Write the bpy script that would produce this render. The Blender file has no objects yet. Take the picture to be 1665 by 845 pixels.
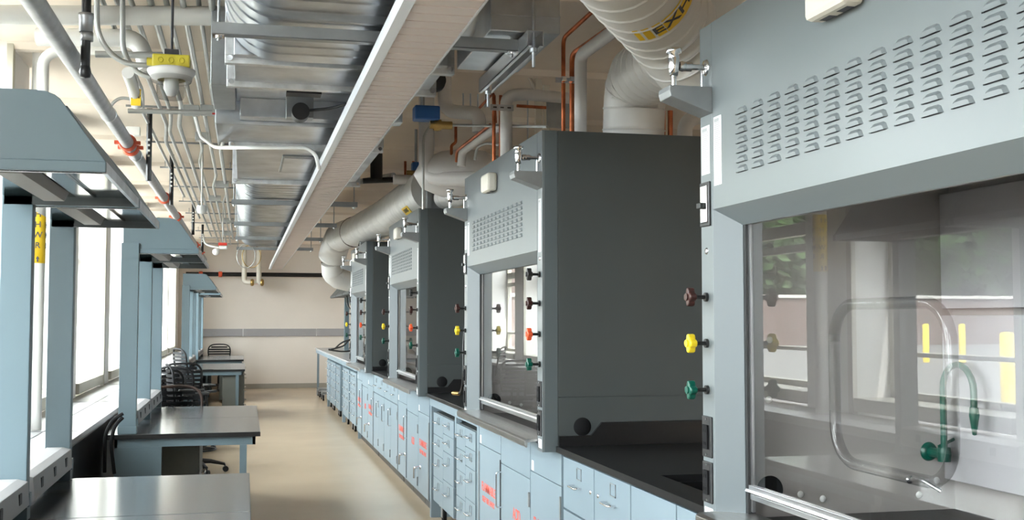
import bpy, math, random
from mathutils import Vector, Matrix, Quaternion
random.seed(7)
sc = bpy.context.scene
PI = math.pi
# ---------------------------------------------------------------- camera
F = 1820.0; CX = 832.5; CY = 422.5; EYE = 1.49
PHI = math.atan(95.5/F); TH = math.atan(435.5/F*math.cos(PHI))
cam = bpy.data.cameras.new('camera'); camo = bpy.data.objects.new('camera', cam)
sc.collection.objects.link(camo); sc.camera = camo
cam.sensor_width = 36; cam.lens = F/1665*36; cam.clip_start = 0.05; cam.clip_end = 400
camo.location = (0, 0, EYE); camo.rotation_euler = (PI/2+PHI, 0, -TH)
FW = Vector((math.sin(TH)*math.cos(PHI), math.cos(TH)*math.cos(PHI), math.sin(PHI)))
RT = Vector((math.cos(TH), -math.sin(TH), 0)); UP = RT.cross(FW)
def ray(x, y): return FW+RT*((x-CX)/F)-UP*((y-CY)/F)
def aty(x, y, Y): d = ray(x, y); return d*(Y/d.y)+Vector((0, 0, EYE))
def atz(x, y, Z): d = ray(x, y); return d*((Z-EYE)/d.z)+Vector((0, 0, EYE))
def atx(x, y, X): d = ray(x, y); return d*(X/d.x)+Vector((0, 0, EYE))
# ---------------------------------------------------------------- world, sun, exposure
w = bpy.data.worlds.new('sky'); sc.world = w; w.use_nodes = True
bg = w.node_tree.nodes['Background']; bg.inputs[0].default_value = (0.93, 0.97, 1.0, 1); bg.inputs[1].default_value = 14.0
sun = bpy.data.lights.new('sun', 'SUN'); sun.energy = 14; sun.angle = math.radians(0.6); sun.color = (1, .96, .9)
suno = bpy.data.objects.new('sun', sun); sc.collection.objects.link(suno)
suno.rotation_euler = Vector((0.16, 0.8, -1.0)).to_track_quat('-Z', 'Y').to_euler()
sc.view_settings.view_transform = 'Standard'; sc.view_settings.look = 'None'
sc.view_settings.exposure = 0.85; sc.view_settings.gamma = 1; sc.view_settings.use_curve_mapping = False
sc.cycles.use_denoising = True; sc.cycles.max_bounces = 10; sc.cycles.diffuse_bounces = 6
sc.cycles.transparent_max_bounces = 16; sc.cycles.caustics_reflective = False; sc.cycles.caustics_refractive = False
sc.cycles.sample_clamp_indirect = 8
# ---------------------------------------------------------------- materials
M = {}
def mat(name, col, rough=.5, metal=0, noise=0, scale=8, bump=0, emis=0, coat=0, stretch=None, spec=None):
    m = bpy.data.materials.new(name); m.use_nodes = True; nt = m.node_tree; b = nt.nodes['Principled BSDF']
    c = (*col, 1) if len(col) == 3 else col
    b.inputs['Base Color'].default_value = c; b.inputs['Roughness'].default_value = rough; b.inputs['Metallic'].default_value = metal
    if coat: b.inputs['Coat Weight'].default_value = coat
    if spec is not None: b.inputs['Specular IOR Level'].default_value = spec
    if emis: b.inputs['Emission Color'].default_value = c; b.inputs['Emission Strength'].default_value = emis
    if noise or bump:
        tc = nt.nodes.new('ShaderNodeTexCoord'); mp = nt.nodes.new('ShaderNodeMapping'); n = nt.nodes.new('ShaderNodeTexNoise')
        if stretch: mp.inputs['Scale'].default_value = stretch
        n.inputs['Scale'].default_value = scale; n.inputs['Detail'].default_value = 5
        nt.links.new(tc.outputs['Object'], mp.inputs[0]); nt.links.new(mp.outputs[0], n.inputs['Vector'])
        if noise:
            r = nt.nodes.new('ShaderNodeValToRGB')
            r.color_ramp.elements[0].position = .3; r.color_ramp.elements[1].position = .7
            r.color_ramp.elements[0].color = [max(0, v*(1-noise)) for v in c[:3]]+[1]
            r.color_ramp.elements[1].color = [min(1, v*(1+noise)) for v in c[:3]]+[1]
            nt.links.new(n.outputs[0], r.inputs[0]); nt.links.new(r.outputs[0], b.inputs['Base Color'])
        if bump:
            bp = nt.nodes.new('ShaderNodeBump'); bp.inputs['Strength'].default_value = bump; bp.inputs['Distance'].default_value = .02
            nt.links.new(n.outputs[0], bp.inputs['Height']); nt.links.new(bp.outputs[0], b.inputs['Normal'])
    M[name] = m; return m
mat('paint', (.122, .172, .200), .38, noise=.03, scale=3)
mat('paint_dark', (.060, .069, .071), .42, noise=.04, scale=3)  # hood sides: shade put into the paint colour; also plain dark grey parts
mat('paint_fascia', (.158, .178, .186), .3, noise=.03, scale=2)
mat('case_paint', (.205, .265, .305), .4, noise=.03, scale=3)
mat('raceway_paint', (.36, .35, .35), .45)
mat('worktop', (.095, .10, .105), .16, noise=.08, scale=25)
mat('epoxy', (.008, .008, .009), .36, noise=.2, scale=60)
mat('black', (.014, .014, .015), .45)
mat('rubber', (.007, .007, .008), .8, spec=.2)
mat('brownblack', (.05, .026, .018), .5)
mat('stainless', (.55, .54, .53), .3, 1, noise=.08, scale=6, stretch=(30, 1, 30))
mat('chrome', (.82, .82, .83), .1, 1)
mat('aluminium', (.66, .66, .67), .28, 1, noise=.05, scale=9)
mat('galv', (.56, .59, .63), .33, 1, noise=.22, scale=5, bump=.06)
mat('galv_dark', (.34, .36, .37), .45, .8, noise=.15, scale=9)
mat('strut', (.30, .315, .325), .45, .7, noise=.1, scale=9)
mat('conduit', (.47, .48, .47), .42, .5, noise=.08, scale=12)
mat('greypipe', (.36, .36, .37), .42, .75, noise=.15, scale=12)
mat('liner', (.37, .345, .33), .5, noise=.02, scale=2)
mat('baffle', (.45, .44, .455), .45)
mat('insul', (.70, .68, .67), .6, noise=.05, scale=6, bump=.08)
mat('duct_white', (.68, .67, .65), .38, noise=.06, scale=4)
mat('copper', (.50, .15, .065), .4, .85, noise=.4, scale=14)
mat('brass', (.42, .28, .1), .35, .9, noise=.2, scale=14)
mat('white_plastic', (.75, .75, .73), .4)
mat('cream_plastic', (.66, .62, .54), .5)
mat('sticker', (.74, .75, .76), .5)
mat('print', (.38, .39, .4), .6)
mat('red', (.72, .05, .03), .45)
mat('red_text', (.75, .12, .08), .6)
mat('coupling', (.70, .10, .04), .45, noise=.1)
mat('yellow', (.82, .60, .02), .4)
mat('box_yellow', (.72, .62, .06), .4)
mat('tape_yellow', (.88, .58, .02), .5)
mat('green', (.0, .075, .05), .3)
mat('maroon', (.04, .012, .010), .35)
mat('scarlet', (.80, .10, .03), .35)
mat('blue', (.02, .10, .30), .45)
mat('wall', (.74, .68, .62), .8, noise=.02, scale=2)
mat('ceiling', (.84, .745, .645), .85, noise=.03, scale=1.5)
mat('mullion', (.50, .48, .40), .6)
mat('gasket', (.05, .05, .06), .6)
mat('floor', (.50, .39, .27), .24, noise=.06, scale=1.2, bump=.01)
mat('baseboard', (.33, .31, .27), .6)
mat('trayplate', (.34, .33, .34), .5)
mat('wall_white', (.90, .89, .87), .8, noise=.02, scale=2)  # whiter than the other walls, standing in for overexposed window light
mat('shelf_gloss', (.03, .045, .05), .08)
mat('olive_grey', (.20, .18, .165), .5)
mat('galv_light', (.68, .70, .72), .38, .7, noise=.2, scale=14)
mat('paint_mid', (.095, .115, .123), .4)  # hood paint partly darkened: lighter shade on the corner strip, put into colour
mat('paint_jamb', (.105, .125, .135), .4)
mat('lens', (.72, .625, .585), .35, noise=.04, scale=3)
mat('fixture_white', (.62, .64, .67), .35)
mat('silllam', (.42, .42, .43), .25, noise=.05, scale=3)
mat('deck', (.58, .55, .50), .8)
mat('asphalt', (.105, .10, .095), .9, noise=.08, scale=2)
mat('concrete', (.5, .48, .45), .9, noise=.1, scale=2)
mat('leaf', (.035, .07, .02), .8, noise=.6, scale=2.5)
mat('bark', (.1, .07, .05), .9)
mat('slat', (.008, .008, .009), .6, spec=.2)
mat('armplastic', (.010, .010, .011), .6)
mat('olive', (.115, .12, .105), .5)
m = mat('brick', (.3, .15, .12), .85)
nt = m.node_tree; br = nt.nodes.new('ShaderNodeTexBrick'); tc = nt.nodes.new('ShaderNodeTexCoord'); mp = nt.nodes.new('ShaderNodeMapping')
mp.inputs['Rotation'].default_value = (PI/2, 0, 0)
br.inputs['Color1'].default_value = (.10, .062, .054, 1); br.inputs['Color2'].default_value = (.13, .08, .07, 1); br.inputs['Mortar'].default_value = (.17, .15, .135, 1)
br.inputs['Scale'].default_value = 2.2
nt.links.new(tc.outputs['Object'], mp.inputs[0]); nt.links.new(mp.outputs[0], br.inputs['Vector']); nt.links.new(br.outputs[0], nt.nodes['Principled BSDF'].inputs['Base Color'])
def glassmat(name, tint, ior, rough=0.0):
    m = bpy.data.materials.new(name); m.use_nodes = True; nt = m.node_tree; nt.nodes.clear()
    o = nt.nodes.new('ShaderNodeOutputMaterial'); mx = nt.nodes.new('ShaderNodeMixShader'); fr = nt.nodes.new('ShaderNodeFresnel')
    tr = nt.nodes.new('ShaderNodeBsdfTransparent'); gl = nt.nodes.new('ShaderNodeBsdfGlossy')
    fr.inputs['IOR'].default_value = ior; tr.inputs[0].default_value = (*tint, 1); gl.inputs['Roughness'].default_value = rough
    gl.inputs['Color'].default_value = (1, 1, 1, 1)
    ge = nt.nodes.new('ShaderNodeNewGeometry'); inv = nt.nodes.new('ShaderNodeMath'); inv.operation = 'SUBTRACT'; inv.inputs[0].default_value = 1
    mu = nt.nodes.new('ShaderNodeMath'); mu.operation = 'MULTIPLY'; nt.links.new(ge.outputs['Backfacing'], inv.inputs[1])
    nt.links.new(fr.outputs[0], mu.inputs[0]); nt.links.new(inv.outputs[0], mu.inputs[1]); nt.links.new(mu.outputs[0], mx.inputs[0]); nt.links.new(tr.outputs[0], mx.inputs[1]); nt.links.new(gl.outputs[0], mx.inputs[2]); nt.links.new(mx.outputs[0], o.inputs[0])
    M[name] = m
glassmat('sash_glass', (.95, .95, .95), 1.55)
glassmat('win_glass', (.95, .97, .96), 1.3)
glassmat('clear_plastic', (.80, .80, .80), 1.5, .1)
# ---------------------------------------------------------------- mesh helpers
class MB:
    def __init__(s): s.v = []; s.f = []; s.sm = []
    def add(s, vs, fs, smooth=False):
        n = len(s.v); s.v += [tuple(v) for v in vs]; s.f += [tuple(i+n for i in f) for f in fs]; s.sm += [smooth]*len(fs); return s
    def box(s, x0, x1, y0, y1, z0, z1):
        x0, x1 = sorted((x0, x1)); y0, y1 = sorted((y0, y1)); z0, z1 = sorted((z0, z1))
        vs = [(x, y, z) for x in (x0, x1) for y in (y0, y1) for z in (z0, z1)]
        return s.add(vs, [(0, 1, 3, 2), (4, 6, 7, 5), (0, 4, 5, 1), (2, 3, 7, 6), (0, 2, 6, 4), (1, 5, 7, 3)])
    def prism(s, pts, axis, a0, a1):
        # pts: 2D polygon; axis 'x': (y,z), 'y': (x,z), 'z': (x,y)
        def mk(p, a): return {'x': (a, p[0], p[1]), 'y': (p[0], a, p[1]), 'z': (p[0], p[1], a)}[axis]
        n = len(pts); ar = sum(pts[i][0]*pts[(i+1) % n][1]-pts[(i+1) % n][0]*pts[i][1] for i in range(n))
        flip = (ar < 0) != (axis == 'y')
        vs = [mk(p, a0) for p in pts]+[mk(p, a1) for p in pts]
        fs = [tuple(range(n))[::-1], tuple(range(n, 2*n))]+[(i, (i+1) % n, n+(i+1) % n, n+i) for i in range(n)]
        if a1 < a0: flip = not flip
        if flip: fs = [f[::-1] for f in fs]
        return s.add(vs, fs)
    def tube(s, path, r, seg=10, cap=True, radii=None):
        P = [Vector(p) for p in path]; n = len(P); vs = []; fs = []
        T = [(P[min(i+1, n-1)]-P[max(i-1, 0)]).normalized() for i in range(n)]
        u = T[0].orthogonal().normalized()
        for i in range(n):
            if i: u = (T[i-1].rotation_difference(T[i]) @ u).normalized()
            v = T[i].cross(u); rr = radii[i] if radii else r
            vs += [P[i]+(u*math.cos(2*PI*k/seg)+v*math.sin(2*PI*k/seg))*rr for k in range(seg)]
        for i in range(n-1):
            for k in range(seg):
                k2 = (k+1) % seg; fs.append((i*seg+k, i*seg+k2, (i+1)*seg+k2, (i+1)*seg+k))
        s.add(vs, fs, True)
        if cap: s.add(vs[:seg], [tuple(range(seg))[::-1]]); s.add(vs[-seg:], [tuple(range(seg))])
        return s
    def cyl(s, a, b, r, seg=16, r2=None): return s.tube([a, b], r, seg, radii=[r, r if r2 is None else r2])
    def lathe(s, prof, c=(0, 0, 0), axis=(0, 0, 1), seg=20):
        c = Vector(c); ax = Vector(axis).normalized(); u = ax.orthogonal().normalized(); v = ax.cross(u); vs = []; fs = []
        for r, h in prof: vs += [c+ax*h+(u*math.cos(2*PI*k/seg)+v*math.sin(2*PI*k/seg))*max(r, 1e-4) for k in range(seg)]
        for i in range(len(prof)-1):
            for k in range(seg):
                k2 = (k+1) % seg; fs.append((i*seg+k, i*seg+k2, (i+1)*seg+k2, (i+1)*seg+k))
        return s.add(vs, fs, True)
    def build(s, name, m, parent=None, bevel=0, **k):
        me = bpy.data.meshes.new(name); me.from_pydata(s.v, [], s.f); me.materials.append(M[m])
        me.polygons.foreach_set('use_smooth', s.sm); me.update()
        o = bpy.data.objects.new(name, me); sc.collection.objects.link(o)
        if parent: o.parent = parent
        if bevel:
            b = o.modifiers.new('bevel', 'BEVEL'); b.width = bevel; b.segments = 2; b.limit_method = 'ANGLE'; b.angle_limit = .8
        for a, v in k.items(): o[a] = v
        return o
def smooth(pts, r=.08, n=6):
    P = [Vector(p) for p in pts]; out = [P[0]]
    for i in range(1, len(P)-1):
        a = P[i-1]-P[i]; b = P[i+1]-P[i]; q = min(r, a.length*.49, b.length*.49)
        A = P[i]+a.normalized()*q; B = P[i]+b.normalized()*q
        out += [(A*(1-t)+P[i]*t)*(1-t)+(P[i]*(1-t)+B*t)*t for t in [k/n for k in range(n+1)]]
    return out+[P[-1]]
def thing(name, label, cat, loc=(0, 0, 0), rz=0, group=None):
    o = bpy.data.objects.new(name, None); sc.collection.objects.link(o); o.empty_display_size = .1
    o.location = loc; o.rotation_euler = (0, 0, rz); return tag(o, label, cat, group)
def tag(o, label, cat, group=None):
    o['label'] = label; o['category'] = cat
    if group: o['group'] = group
    return o
def struct(o): o['kind'] = 'structure'; return o
def dup(o, loc=None, rz=None, label=None, parent=None):
    c = o.copy(); sc.collection.objects.link(c)
    if parent: c.parent = parent
    if loc is not None: c.location = loc
    if rz is not None: c.rotation_euler = (0, 0, rz)
    if label: c['label'] = label
    for ch in list(o.children): dup(ch, parent=c)
    return c
_tx = {}
def text(s, size, parent, loc, m, normal='-x', name='lettering', depth=.0006, flat=False, sx=1):
    cu = bpy.data.curves.new('t', 'FONT'); cu.body = s; cu.size = size; cu.extrude = depth; cu.align_x = 'CENTER'; cu.align_y = 'CENTER'; cu.offset = size*.012
    o = bpy.data.objects.new('t', cu); sc.collection.objects.link(o)
    me = bpy.data.meshes.new_from_object(o.evaluated_get(bpy.context.evaluated_depsgraph_get())); bpy.data.objects.remove(o)
    R = {'-x': Matrix(((0, 0, -1), (-1, 0, 0), (0, 1, 0))), '-y': Matrix(((1, 0, 0), (0, 0, -1), (0, 1, 0))), '+x': Matrix(((0, 0, 1), (1, 0, 0), (0, 1, 0)))}[normal] if isinstance(normal, str) else normal
    me.transform(R.to_4x4() @ Matrix.Diagonal((sx, 1, 1, 1))); me.materials.clear(); me.materials.append(M[m])
    q = bpy.data.objects.new(name, me); sc.collection.objects.link(q); q.location = loc
    if parent: q.parent = parent
    return q
# ================================================================ SETTING
XW = -1.36; XG = -1.66; YB = 24.7; ZC = 3.10; YF = -5.0; XR = 5.5
struct(MB().box(XW-.3, XR, YF, YB, -.1, 0).build('floor', 'floor'))
struct(MB().box(XW-.4, XR+.2, YF-.2, YB+.2, ZC, ZC+.25).build('ceiling', 'ceiling'))
for i in range(17):
    y = 23.9-1.69*i
    struct(MB().prism([(y-.07, ZC), (y+.07, ZC), (y+.035, ZC-.035), (y-.035, ZC-.035)], 'x', XW, XR).build('trim_%d' % (i+1), 'ceiling'))
struct(MB().box(XW-.4, XR+.2, YB, YB+.2, -.1, ZC).build('wall_back', 'wall'))
struct(MB().box(XW-.4, XR+.2, YF-.2, YF, -.1, ZC).build('wall_front', 'wall'))
struct(MB().box(XR, XR+.2, YF, YB, -.1, ZC).build('wall_right', 'wall'))
struct(MB().box(XW, XR, YB-.015, YB, 0, .10).build('baseboard_back', 'baseboard'))
# left wall with deep window openings
WY = [(5.32+2.32*k, 6.94+2.32*k) for k in range(-4, 8)]
wl = MB(); wl.box(XW-.32, XW, YF, YB, -.1, .80)
prev = YF
for a, b in WY: wl.box(XW-.32, XW, prev, a, .80, ZC); prev = b
wl.box(XW-.32, XW, prev, YB, .80, ZC)
struct(wl.build('wall_left', 'wall_white'))
for i, (a, b) in enumerate(WY):
    fr = MB(); x0, x1 = XG-.02, XG+.05; z0, z1 = .95, ZC
    fr.box(x0, x1, a, a+.05, z0, z1); fr.box(x0, x1, b-.05, b, z0, z1)
    for z, zh in ((z0, .045), (1.235, .03), (2.03, .06), (2.16, .10), (z1-.05, .045)): fr.box(x0, x1, a, b, z, z+zh)
    fr.box(x0-.03, x1+.28, a, b, .86, .95)
    wf = struct(fr.build('window_%d' % (i+1), 'mullion', bevel=.004))
    MB().box(XG+.005, XG+.011, a+.05, b-.05, .99, ZC).build('window_glass', 'win_glass', wf)
    g = MB(); g.box(XW-.002, XW+.035, b+.0, b+.06, .84, ZC)
    g.build('casing', 'mullion', wf, bevel=.003)
    g = MB(); g.box(XW, XW+.02, b+.06, b+.085, .84, ZC); g.build('gasket_strip', 'gasket', wf)
    # daylight portal in the opening
    pl = bpy.data.lights.new('window_portal', 'AREA'); pl.shape = 'RECTANGLE'; pl.size = b-a; pl.size_y = 2.15; pl.cycles.is_portal = True
    po = bpy.data.objects.new('window_portal', pl); sc.collection.objects.link(po); po.location = (XG-.06, (a+b)/2, 2.0)
    po.rotation_euler = Vector((1, 0, 0)).to_track_quat('-Z', 'Y').to_euler()
# window ledge
ld = MB().box(XW-.02, -.90, YF, YB, .80, .835); ld.box(XW, -.93, YF, YB, .77, .80)
le = struct(ld.build('trim_20', 'silllam', bevel=.004))
struct(MB().box(-1.0, -.955, YF, YB, 0, .77).build('trim_21', 'epoxy'))
gr = MB()
for k in range(12): gr.box(XW+.01, -.91, YF+2.4*k, YF+2.4*k+.006, .835, .8365)
gr.box(-1.13, -1.124, YF, YB, .835, .8365)
gr.build('ledge_joint', 'gasket', le)
# exterior
struct(MB().box(-90, XW-.33, -40, 90, .2, .45).build('ground', 'asphalt'))
bw = MB().box(-60, -2.2, 40, 40.4, .45, 2.3).build('brick_wall', 'brick'); bw['kind'] = 'structure'
struct(MB().box(-60, -2.2, 39.9, 40.5, 2.3, 2.42).build('wall_coping', 'concrete', ))
struct(MB().box(-60, -4, 62, 70, .45, 7.5).build('building_far', 'brick'))
bo0 = None
for i, (x, y, r, h, lab) in enumerate([(-5.25, 10.5, .075, .9, 'thick yellow bollard nearest the windows, mirrored largest in the near sash'),
        (-13.2, 23.9, .075, .92, 'yellow bollard in the lot, left one of the distant pair in the reflection'),
        (-14.05, 23.7, .075, .92, 'yellow bollard in the lot, right one of the distant pair in the reflection')]):
    b = MB().lathe([(r, 0), (r, h-.04), (r*.8, h-.01), (0, h)]).build('bollard', 'yellow'); b.location = (x, y, .45)
    tag(b, lab, 'bollard', 'bollards in the parking lot')
for i, (x, y, r, lab) in enumerate([(-13, 47, 4.3, 'leafy green tree behind the left stretch of the brick wall'), (-22.5, 47, 4.6, 'broad green tree behind the brick wall, middle of the three'), (-32.5, 47, 4.8, 'leafy green tree behind the far right stretch of the brick wall')]):
    t = thing('tree', lab, 'tree', (x, y, .45)); MB().cyl((0, 0, 0), (0, 0, 3.2), .3, 12, .18).build('trunk', 'bark', t)
    lf = MB(); rr = random.Random(i)
    for k in range(5000):
        d = Vector((rr.gauss(0, 1), rr.gauss(0, 1), rr.gauss(0, 1))).normalized()*r*(rr.random()**.3)
        c = Vector((0, 0, r*.9+.4))+Vector((d.x, d.y*.8, d.z*.95)); u = Vector((rr.gauss(0, 1), rr.gauss(0, 1), rr.gauss(0, 1))).normalized()*.34; v = u.orthogonal().normalized()*.25
        lf.add([c-u, c+v, c+u, c-v], [(0, 1, 2, 3)])
    lf.build('foliage', 'leaf', t)
# ================================================================ FUME HOODS
HY = [3.03, 6.63, 10.28, 14.06]; HW = 1.81
def knob(parent, y, z, m, lab, r=.026):
    k = MB(); n = 24; pts = []
    for j in range(n):
        a = 2*PI*j/n; rr = r*(.62+.44*abs(math.cos(2*a))**1.3); pts.append((y+rr*math.cos(a), z+rr*math.sin(a)))
    k.prism(pts, 'x', -.062, -.040); k.cyl((-.066, y, z), (-.036, y, z), r*.42, 12)
    o = k.build('valve_knob', m, parent, bevel=.004, label=lab)
    s = MB().cyl((-.042, y, z), (0, y, z), .006, 10); s.cyl((-.008, y, z), (0, y, z), .013, 14); s.build('valve_stem', 'black', o)
def outlet(parent, y, z):
    o = MB().box(-.006, 0, y-.033, y+.033, z-.058, z+.058).build('outlet_plate', 'black', parent, bevel=.003)
    r = MB().box(-.012, -.006, y-.016, y+.016, z-.034, z+.034)
    for dz in (-.018, .018):
        r.box(-.0135, -.012, y-.008, y-.005, z+dz-.005, z+dz+.005); r.box(-.0135, -.012, y+.005, y+.008, z+dz-.005, z+dz+.005)
    r.build('receptacle', 'rubber', o, bevel=.002)
    sc_ = MB()
    for dz in (-.05, .05): sc_.cyl((-.008, y, z+dz), (-.006, y, z+dz), .003, 8)
    sc_.build('screw', 'aluminium', o)
def make_hood(y1, label):
    W = HW; t = thing('fume_hood', label, 'fume hood', (1.29, y1-W, 0), 0, 'fume hoods')
    Z0, Z1 = .90, 2.336; D = .80; zb = .925
    for ya, yb in ((0, .03), (W-.03, W)):
        b = MB(); b.box(.07, .073, ya, yb, zb, Z1); b.box(.075, D, ya, yb, 1.142, Z1); b.box(.075, D, ya, yb, zb, 1.139)
        b.box(.08, D-.01, ya+.003, yb-.003, zb, Z1-.01)
        b.build('side_panel', 'paint_dark', t, bevel=.0012)  # same paint as the hood front, darkened to stand for shade
        f = MB().box(0.012, .07, ya, yb, Z0, Z1); f.build('corner_return', 'paint_mid', t, bevel=.001)
    for ya, yb in ((0, .085), (W-.085, W)):
        b = MB(); b.box(0, .012, ya, yb, Z0, Z1); b.box(.012, .068, ya+.032 if ya == 0 else ya, yb if ya == 0 else yb-.032, Z0, Z1)
        b.build('front_post', 'paint_fascia', t, bevel=.0015)
    MB().box(D-.02, D, .03, W-.03, zb, Z1).build('back_panel', 'paint', t)
    MB().box(.07, D-.02, .03, W-.03, Z1-.03, Z1-.002).build('top_panel', 'paint', t)
    # louvered front panel with sloping bottom
    ya, yb = .0865, W-.0865
    p = MB(); p.box(0, .012, ya, yb, 1.80, Z1)
    p.prism([(0, 1.80), (.012, 1.80), (.075, 1.767), (.075, 1.752), (.062, 1.752)], 'y', ya+.06, yb-.06)
    for sgn, yy in ((1, ya), (-1, yb)):
        p.add([(0, yy, 1.80), (.062, yy+sgn*.06, 1.752), (0, yy+sgn*.06, 1.80)], [(0, 1, 2)] if sgn > 0 else [(2, 1, 0)])
    for c in range(13):
        for r in range(7):
            y = W-.245-.0945*c; z = 2.058-.0262*r; w = .071; h = .0185; pr = .0065
            n = 6; vs = []
            # pressed louver: a hood open downwards
            ys = [y, y-.012, y-w+.012, y-w]
            vs = [(0, y, z-.018), (0, y-.008, z-.004), (0, y-.018, z), (0, y-w+.018, z), (0, y-w+.008, z-.004), (0, y-w, z-.018),
                  (-pr, y-.008, z-.018), (-pr, y-.013, z-.010), (-pr, y-.02, z-.008), (-pr, y-w+.02, z-.008), (-pr, y-w+.013, z-.010), (-pr, y-w+.008, z-.018)]
            p.add(vs, [(i, i+1, i+7, i+6) for i in range(5)]+[(6, 7, 8, 9, 10, 11)])
    d = p; nf = len(p.f)
    for c in range(13):
        for r in range(7):
            y = W-.245-.0945*c; z = 2.058-.0262*r; d.box(-.0008, .0, y-.071+.006, y-.006, z-.0185, z-.0165)
    lp = p.build('louvered_panel', 'paint_fascia', t); lp.data.materials.append(M['gasket'])
    for f_ in lp.data.polygons[nf:]: f_.material_index = 1
    for sgn, yy in ((1, ya), (-1, yb)):
        j = MB()
        pts = [(0, yy), (.062, yy+sgn*.06), (.078, yy+sgn*.06), (.078, yy), ]
        j.prism(pts, 'z', .93, 1.752)
        j.add([(0, yy, 1.752), (.062, yy+sgn*.06, 1.752), (0, yy, 1.80)], [(0, 1, 2) if sgn < 0 else (2, 1, 0)])
        j.build('jamb', 'paint_jamb', t)
        MB().box(.064, .086, yy+sgn*.060, yy+sgn*.072, .94, 1.757).build('sash_track', 'black', t)
        MB().box(.072, .080, yy+sgn*.072, yy+sgn*.084, .96, 1.757).build('sash_guide', 'aluminium', t)
    y0, y1_ = ya+.075, yb-.075
    s = MB().box(.075, .079, y0, y1_, 1.03, 1.757).build('sash', 'sash_glass', t)
    r = MB(); r.box(.064, .072, y0, y1_, 1.022, 1.034); r.box(.068, .085, y0, y1_, .995, 1.010); r.box(.076, .08, y0, y1_, .998, 1.034)
    r.prism([(.052, 1.018), (.068, 1.012), (.07, 1.022), (.055, 1.026)], 'y', y0, y1_)
    r.build('sash_rail', 'aluminium', s, bevel=.001)
    # liner
    l = MB(); l.box(.09, D-.025, .075, .085, .93, 1.9); l.box(.09, D-.025, W-.085, W-.075, .93, 1.9); l.box(.09, D-.025, .085, W-.085, 1.9, 1.91)
    l.box(D-.04, D-.025, .085, W-.085, .93, 1.9); ln = l.build('liner', 'liner', t)
    bf = MB(); bf.box(.725, .735, .085, W-.088, 1.02, 1.5); bf.box(.725, .735, .085, W-.088, 1.52, 1.86); bf.build('baffle', 'baffle', t, bevel=.002)
    bt = MB()
    for (x, z) in ((.17, 1.43), (.165, 1.26), (.26, .99), (.64, .975), (.70, 1.015), (.33, .975)): bt.lathe([(.0, .006), (.008, .005), (.010, 0)], (x, W-.0852, z), (0, -1, 0), 12)
    bt.build('liner_button', 'white_plastic', ln)
    ws = MB(); ws.box(.085, D-.03, .085, W-.085, .905, .93); ws.prism([(.085, .93), (.12, .93), (.105, .945), (.085, .945)], 'y', .085, W-.085)
    ws.build('work_surface', 'epoxy', t)
    for yy, d in ((W-.0855, -1), (.0855, 1)):
        MB().lathe([(0, .004), (.036, .004), (.041, 0)], (.165, yy, 1.005), (0, d, 0), 28).build('port_plug', 'rubber', t)
    MB().lathe([(0, .005), (.036, .005), (.041, 0)], (.185, 0, 1.009), (0, -1, 0), 32).build('port_plug', 'rubber', t)
    # airfoil sill
    si = MB(); si.prism([(-.060, .920), (-.054, .914), (-.048, .914), (-.046, .936), (.085, .950), (.085, .956), (-.05, .951), (-.060, .944)], 'y', .082, W-.082)
    si.build('airfoil_sill', 'stainless', t, bevel=.001)
    # service fittings on the posts
    n = .038; f = W-.038
    for z, m, c in ((1.689, 'black', 'black knob at the top of the post'), (1.559, 'maroon', 'maroon valve knob'), (1.421, 'scarlet', 'orange-red valve knob'), (1.287, 'green', 'green valve knob')): knob(t, n, z, m, c, .027)
    for z, m, c in ((1.552, 'maroon', 'maroon valve knob'), (1.42, 'yellow', 'yellow valve knob'), (1.288, 'green', 'green valve knob')): knob(t, f, z, m, c)
    for y in (n, f):
        for z in (1.155, 1.027): outlet(t, y, z)
        MB().lathe([(0, .003), (.008, .003), (.010, 0)], (0, y, 1.684 if y == f else 1.76), (-1, 0, 0), 16).build('lock', 'chrome', t)
        st = MB().box(-.0008, 0, y-.028, y+.028, .915, .955).build('sticker', 'sticker', t)
        tx = MB()
        for k in range(6): tx.box(-.0014, -.0008, y-.024, y+.024-.01*(k % 3), .947-.005*k, .949-.005*k)
        tx.build('sticker_print', 'print', st)
    # black framed switch
    sw = MB(); sw.box(-.006, 0, f-.034, f+.034, 1.755, 1.882); so = sw.build('switch_plate', 'black', t, bevel=.002)
    sw = MB(); sw.box(-.010, -.006, f-.022, f+.022, 1.765, 1.872); sw.build('switch_face', 'chrome', so, bevel=.002)
    sw = MB(); sw.box(-.024, -.010, f-.012, f+.018, 1.806, 1.822); sw.build('switch_lever', 'black', so, bevel=.002)
    for (ys, z0, z1, hw) in ((f, 1.905, 2.045, .029), (W-.122, 1.865, 2.06, .026), (n, 1.79, 2.03, .022)):
        st = MB().box(-.0008, 0, ys-hw, ys+hw, z0, z1).build('sticker', 'sticker', t)
        tx = MB(); rr = random.Random(3); z = z1-.02
        while z > z0+.008:
            tx.box(-.0014, -.0008, ys-hw+.004+hw*rr.random()*.6, ys+hw-.004, z, z+.0022); z -= .0055
        tx.box(-.0014, -.0008, ys-.4*hw, ys+hw-.005, z1-.016, z1-.006)
        tx.build('sticker_print', 'print', st)
    # bracket shelf and chrome flush valve at both upper corners
    for y in (.043, W-.043):
        ya2, yb2 = (y-.043, y+.045) if y < .5 else (y-.045, y+.043)
        MB().prism([(0, 2.150), (0, 2.074), (-.125, 2.118), (-.130, 2.136), (-.128, 2.150)], 'y', ya2, yb2).build('corner_bracket', 'strut', t, bevel=.002)
        v = MB(); zc = 2.215; xb = -.098
        v.lathe([(0, .007), (.020, .006), (.024, 0)], (0, y, zc), (-1, 0, 0), 20)
        v.cyl((-.005, y, zc), (xb, y, zc), .0085, 12); v.lathe([(.014, 0), (.014, .02)], (-.045, y, zc), (-1, 0, 0), 8)
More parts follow.
